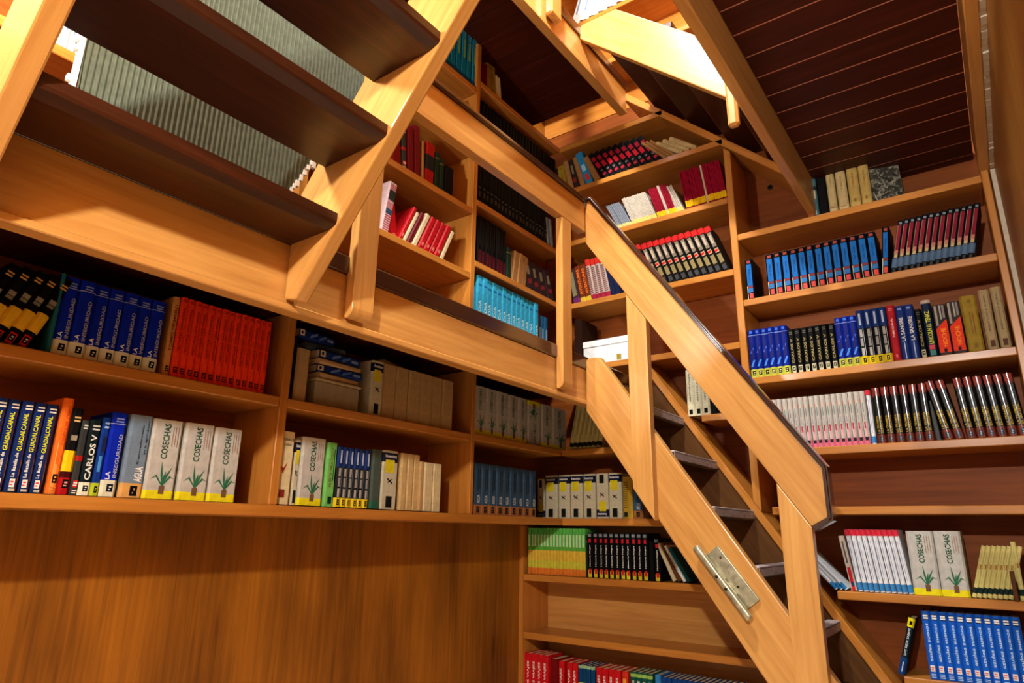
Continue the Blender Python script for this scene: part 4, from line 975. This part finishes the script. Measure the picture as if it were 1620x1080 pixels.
COVER = {}
def clear_film():
    m = bpy.data.materials.new('clear_plastic_film')
    m.use_nodes = True
    nt = m.node_tree
    nt.nodes.clear()
    out = nt.nodes.new('ShaderNodeOutputMaterial')
    mx = nt.nodes.new('ShaderNodeMixShader'); tr = nt.nodes.new('ShaderNodeBsdfTransparent'); gl = nt.nodes.new('ShaderNodeBsdfGlossy')
    gl.inputs['Roughness'].default_value = 0.14
    lw = nt.nodes.new('ShaderNodeFresnel'); lw.inputs['IOR'].default_value = 1.5
    nt.links.new(lw.outputs[0], mx.inputs[0]); nt.links.new(tr.outputs[0], mx.inputs[1]); nt.links.new(gl.outputs[0], mx.inputs[2])
    nt.links.new(mx.outputs[0], out.inputs[0])
    return m
FILM = clear_film()
def sleeve_mesh(t, h):
    g_ = Geo(); n_ = 10
    for i in range(n_ + 1):
        a = PI * i / n_
        x_ = t / 2 - (t / 2) * math.cos(a); y_ = 0.004 - 0.0095 * math.sin(a)
        g_.v += [(x_, y_, 0.001), (x_, y_, h + 0.001)]
    for i in range(n_):
        g_.f.append((2 * i, 2 * i + 2, 2 * i + 3, 2 * i + 1)); g_.m.append(0)
    me_ = mesh_of('clear_sleeve', g_, [FILM])
    for p_ in me_.polygons:
        p_.use_smooth = True
    return me_
def cover_mat(kind):
    if kind not in COVER:
        COVER[kind] = plain('cover_' + kind, KINDS[kind][0], rough=0.30 if kind == 'europa' else 0.45, noise=0.12, spec=0.05)
    return COVER[kind]

totals, count = {}, {}
for r in ROWS:
    totals[(r[12], r[1])] = totals.get((r[12], r[1]), 0) + r[2]
rest = {'books': (Geo(), []), 'magazines': (Geo(), [])}
def rest_add(which, geo, mats, M):
    G_, ml = rest[which]
    gm = geo.moved(M)
    idx = []
    for m_ in mats:
        if m_ not in ml:
            ml.append(m_)
        idx.append(ml.index(m_))
    n_ = len(G_.v)
    G_.v += gm.v; G_.f += [tuple(i + n_ for i in f_) for f_ in gm.f]; G_.m += [idx[q] for q in gm.m]

for r in ROWS:
    wall_, kind, n_, c0, c1, zs, h, lean, rec, dep, flip, joined, row = r
    col, desc, prints = KINDS[kind]
    L_ = math.radians(lean)
    step = (c1 - c0) / n_
    t = step * math.cos(L_) - 0.0006
    cg, pg, c_ = book_geo(t, h, dep)
    prg, pmats = print_geo(prints, t, h, c_)
    cm = cover_mat(kind)
    if not joined:
        me_c = mesh_of('book', cg, [cm]); me_p = mesh_of('page_block', pg, [PAGES])
        me_s = mesh_of('spine_print', prg, pmats) if prg.f else None
        me_f = sleeve_mesh(t, h) if kind == 'europa' else None
    for i in range(n_):
        jit = random.uniform(-0.004, 0.004) if n_ > 1 else 0.0
        a = c0 + step * i
        lift = max(0.0, t * math.sin(L_)) + 0.0004
        # a book leaning right stands on its right foot, one leaning left on its left foot
        if wall_ == 'A':
            loc = Vector((XA - rec + jit, a + 0.0003, zs + lift)); rz = PI / 2
        else:
            loc = Vector((a + 0.0003, YB + rec + jit, zs + lift)); rz = 0.0
        rot = Euler((0, L_, rz))
        if flip:
            M_ = rot.to_matrix()
            loc = loc + M_ @ Vector((t, 0, h))
            rot = (M_ @ Matrix.Rotation(PI, 3, 'Y')).to_euler()
        if joined:
            M4 = Matrix.Translation(loc) @ rot.to_matrix().to_4x4()
            w_ = 'magazines' if kind.startswith('mag_') else 'books'
            rest_add(w_, cg, [cm], M4); rest_add(w_, pg, [PAGES], M4)
            if prg.f:
                rest_add(w_, prg, pmats, M4)
            continue
        o = bpy.data.objects.new('book', me_c); COL.objects.link(o)
        o.location = (loc.x, loc.y, loc.z + ZO); o.rotation_euler = rot
        key = (row, kind); k_ = count.get(key, 0); count[key] = k_ + 1
        if totals[key] > 1:
            lab = '%s, %s from left, %s' % (desc, ORD[k_], WHERE[row])
        else:
            lab = '%s, %s' % (desc, WHERE[row])
        if flip:
            lab = 'upside-down ' + lab
        tag(o, lab, 'book', 'books ' + WHERE[row])
        p_ = bpy.data.objects.new('page_block', me_p); COL.objects.link(p_); p_.parent = o
        if me_f:
            f_ = bpy.data.objects.new('clear_sleeve', me_f); COL.objects.link(f_); f_.parent = o
        if me_s:
            s_ = bpy.data.objects.new('spine_print', me_s); COL.objects.link(s_); s_.parent = o; s_['kind'] = 'stuff'
for which, nm, lab, cat in (('books', 'small_shelved_books', 'small and dark books filling the remaining shelf rows', 'books'), ('magazines', 'magazine_row', 'row of thin grey and maroon magazines with yellow feet on back shelf', 'magazines')):
    G_, ml = rest[which]
    if G_.v:
        cx_, cy_, cz_ = G_.v[0]
        G_.v = [(p[0] - cx_, p[1] - cy_, p[2] - cz_) for p in G_.v]
        o = link(nm, mesh_of(nm, G_, ml), None, (cx_, cy_, cz_))
        tag(o, lab, cat); o['kind'] = 'stuff'

# ------------------------------------------------------------------ loose things on the shelves
def lying(name, label, cat, y0, y1, z0, z1, col, rec, dep, yaw=0.0, prints=None, group=None, tilt=0.0):
    """a paperback lying flat on wall A's shelf, its spine to the room"""
    L_ = y1 - y0; T = z1 - z0
    cg_, pg_, c_ = book_geo(T, L_, dep)
    t_ = thing(name, label, cat, (XA - rec, (y0 + y1) / 2, z0), group)
    M_ = Matrix.Rotation(PI / 2 + yaw, 4, 'Z') @ Matrix.Rotation(PI / 2, 4, 'Y') 
    def put(nm, gg, mats):
        g2 = Geo(); g2.v = [(p[0] , p[1], p[2] - L_ / 2) for p in gg.v]; g2.f = gg.f; g2.m = gg.m
        # book upright along z -> laid so that its height runs along the shelf
        R_ = Matrix(((0, 0, 1, 0), (0, 1, 0, 0), (1, 0, 0, 0), (0, 0, 0, 1)))
        g3 = g2.moved(Matrix.Rotation(PI / 2 + yaw, 4, 'Z') @ R_)
        g3.f = [tuple(reversed(f_)) for f_ in g3.f]
        o_ = link(nm, mesh_of(nm, g3, mats), t_, (XA - rec, (y0 + y1) / 2, z0))
        o_.rotation_euler = (tilt, 0, 0)
        if nm == 'spine_print':
            o_['kind'] = 'stuff'
    put('cover', cg_, [ink(col)])
    put('page_block', pg_, [PAGES])
    if prints:
        pr, pm = print_geo(prints, T, L_, c_)
        put('spine_print', pr, pm)
    return t_
bx = thing('archive_box', 'grey-beige archive box standing under the lying blue paperbacks', 'box', (XA - 0.03, 1.71, 0.4695))
board('box_body', XA - 0.24, XA - 0.03, 1.597, 1.822, 0.4696, 0.570, ink((150, 138, 112), 0.7), bx, bev=0.003)
board('box_lid', XA - 0.243, XA - 0.022, 1.594, 1.826, 0.5705, 0.582, ink((168, 150, 116), 0.7), bx, bev=0.003)
BLU = [('rect', .15, .9, .02, .14, (206, 196, 160)), ('rect', .35, .7, .05, .10, BK), ('slash', .1, .9, .3, .5, (90, 120, 190)), ('slash', .1, .9, .55, .75, (70, 100, 170)), ('rect', .3, .6, .78, .95, (120, 140, 190))]
lying('lying_book', 'tan page-edge paperback lying on the archive box', 'book', 1.61, 1.815, 0.5825, 0.607, (186, 158, 112), 0.03, 0.15, 0.05)
lying('lying_book', 'lowest blue paperback lying crosswise in the middle bay stack', 'book', 1.60, 1.825, 0.6075, 0.640, (24, 44, 112), 0.03, 0.15, -0.06, BLU)
lying('lying_book', 'tan curled paperback lying between the blue ones in the stack', 'book', 1.60, 1.82, 0.6405, 0.662, (178, 146, 104), 0.025, 0.15, 0.04)
lying('lying_book', 'second blue paperback from top of the middle bay stack', 'book', 1.60, 1.815, 0.6625, 0.700, (26, 48, 118), 0.03, 0.15, 0.03, BLU)
lying('lying_book', 'grey-blue paperback slumped near the top of the middle bay stack', 'book', 1.555, 1.74, 0.7005, 0.728, (60, 70, 84), 0.05, 0.15, -0.12)
lying('lying_book', 'topmost blue paperback of the stack, just under the gallery fascia', 'book', 1.50, 1.685, 0.7285, 0.765, (20, 38, 104), 0.04, 0.15, 0.08, BLU)
lying('lying_book', 'beige paperback lying on top of the worn beige row', 'book', 1.96, 2.14, 0.7125, 0.735, (178, 150, 104), 0.06, 0.14, 0.25)

wbx = thing('white_box', 'flat white cardboard box with small gilt emblem on the back shelf', 'box', (-1.80, YB + 0.02, 0.979))
board('box_body', -1.955, -1.645, YB + 0.012, YB + 0.21, 0.9785, 1.085, ink((226, 228, 226), 0.6), wbx, bev=0.003)
board('box_lid', -1.958, -1.642, YB + 0.008, YB + 0.214, 1.0855, 1.125, ink((234, 236, 234), 0.6), wbx, bev=0.003)
board('gilt_emblem', -1.73, -1.70, YB + 0.0110, YB + 0.0118, 0.985, 1.02, ink((150, 130, 50)), wbx, bev=0)
dkb = thing('dark_box_file', 'dark brown box file upright beside the white box', 'box file', (-1.99, YB + 0.02, 0.979))
board('file_body', -2.018, -1.968, YB + 0.015, YB + 0.22, 0.9785, 1.285, ink((40, 22, 14)), dkb, bev=0.004)
board('finger_ring', -2.000, -1.986, YB + 0.0125, YB + 0.0148, 1.04, 1.06, SCREW, dkb, bev=0.001)

fo = thing('face_out_book', 'black and white patterned book turned cover-out on the top right shelf', 'book', (-0.25, YB + 0.10, 1.584))
gq = Geo(); gq.box(-0.068, 0.068, -0.012, 0.012, 0, 0.215)
o_ = link('cover', mesh_of('cover', gq, [mottle('speckled_cover', [(24, 24, 22), (60, 58, 50), (176, 172, 150)], 48.0)]), fo, (-0.245, YB + 0.09, 1.5845), (math.radians(-6), 0, math.radians(16)))
gq = Geo(); gq.box(-0.064, 0.069, -0.0095, 0.0095, 0.003, 0.2165)
link('page_block', mesh_of('page_block', gq, [PAGES]), fo, (-0.245, YB + 0.09, 1.5845), (math.radians(-6), 0, math.radians(16)))
sc = thing('paper_scrap', 'small curled white paper scrap beside the patterned book', 'paper', (-0.292, YB + 0.015, 1.584))
gq = Geo()
for i in range(7):
    a = i / 6 * 1.5
    gq.v += [(-0.008 + 0.004 * i * 0.5, 0.0, 0.05 - 0.05 * i / 6.0 * 0.98), (0.012 - 0.02 * (1 - i / 6.0), 0.03 * math.sin(a), 0.05 - 0.05 * i / 6.0 * 0.98)]
for i in range(6):
    gq.f.append((2 * i, 2 * i + 1, 2 * i + 3, 2 * i + 2)); gq.m.append(0)
o_ = link('sheet', mesh_of('sheet', gq, [ink((222, 220, 208), 0.7)]), sc, (-0.290, YB + 0.012, 1.5846))
sm = o_.modifiers.new('thickness', 'SOLIDIFY'); sm.thickness = 0.0012

# knot hole in the small compartment right of the divider
kh = thing('knot_hole', 'small dark round hole cover on the back panel under the sloping board', 'hole cover', (-0.85, YW - 0.01, 2.03))
disc('rim', 0.016, YW - 0.006, YW - 0.0005, SCREW, kh, (-0.835, 0, 1.955))
disc('plug', 0.011, YW - 0.0075, YW - 0.0055, ink(BK), kh, (-0.835, 0, 1.955))

# finer pieces belong to their part: caps to rails, nosings to treads, screws to the cleat, lids and emblems to boxes
bpy.context.view_layer.update()
def under(child, part):
    child.parent = part
    child.matrix_parent_inverse = part.matrix_world.inverted()
    return child
def kids(root, stem):
    return [c for c in root.children if c.name.split('.')[0] == stem]
def settle(child, part):
    m = child.matrix_world.copy()
    child.parent = part
    child.matrix_parent_inverse = Matrix.Identity(4)
    child.matrix_basis = part.matrix_world.inverted() @ m
for root in (gr, ls):
    for c in kids(root, 'rail_cap'):
        settle(c, kids(root, 'handrail')[0])
for c in kids(ls, 'worn_nosing'):
    tr_ = min(kids(ls, 'tread'), key=lambda q: (q.matrix_world.translation - c.matrix_world.translation).length)
    settle(c, tr_)
for c in kids(cl, 'screw'):
    settle(c, br_ if c.matrix_world.translation.x < -0.94 and c.matrix_world.translation.z < ZO - 0.12 else pl_)
for c in kids(wbx, 'gilt_emblem'):
    settle(c, kids(wbx, 'box_body')[0])
for c in kids(dkb, 'finger_ring'):
    settle(c, kids(dkb, 'file_body')[0])
for c in kids(kh, 'plug'):
    settle(c, kids(kh, 'rim')[0])

for o in THINGS:
    if '_base' in o:
        del o['_base']
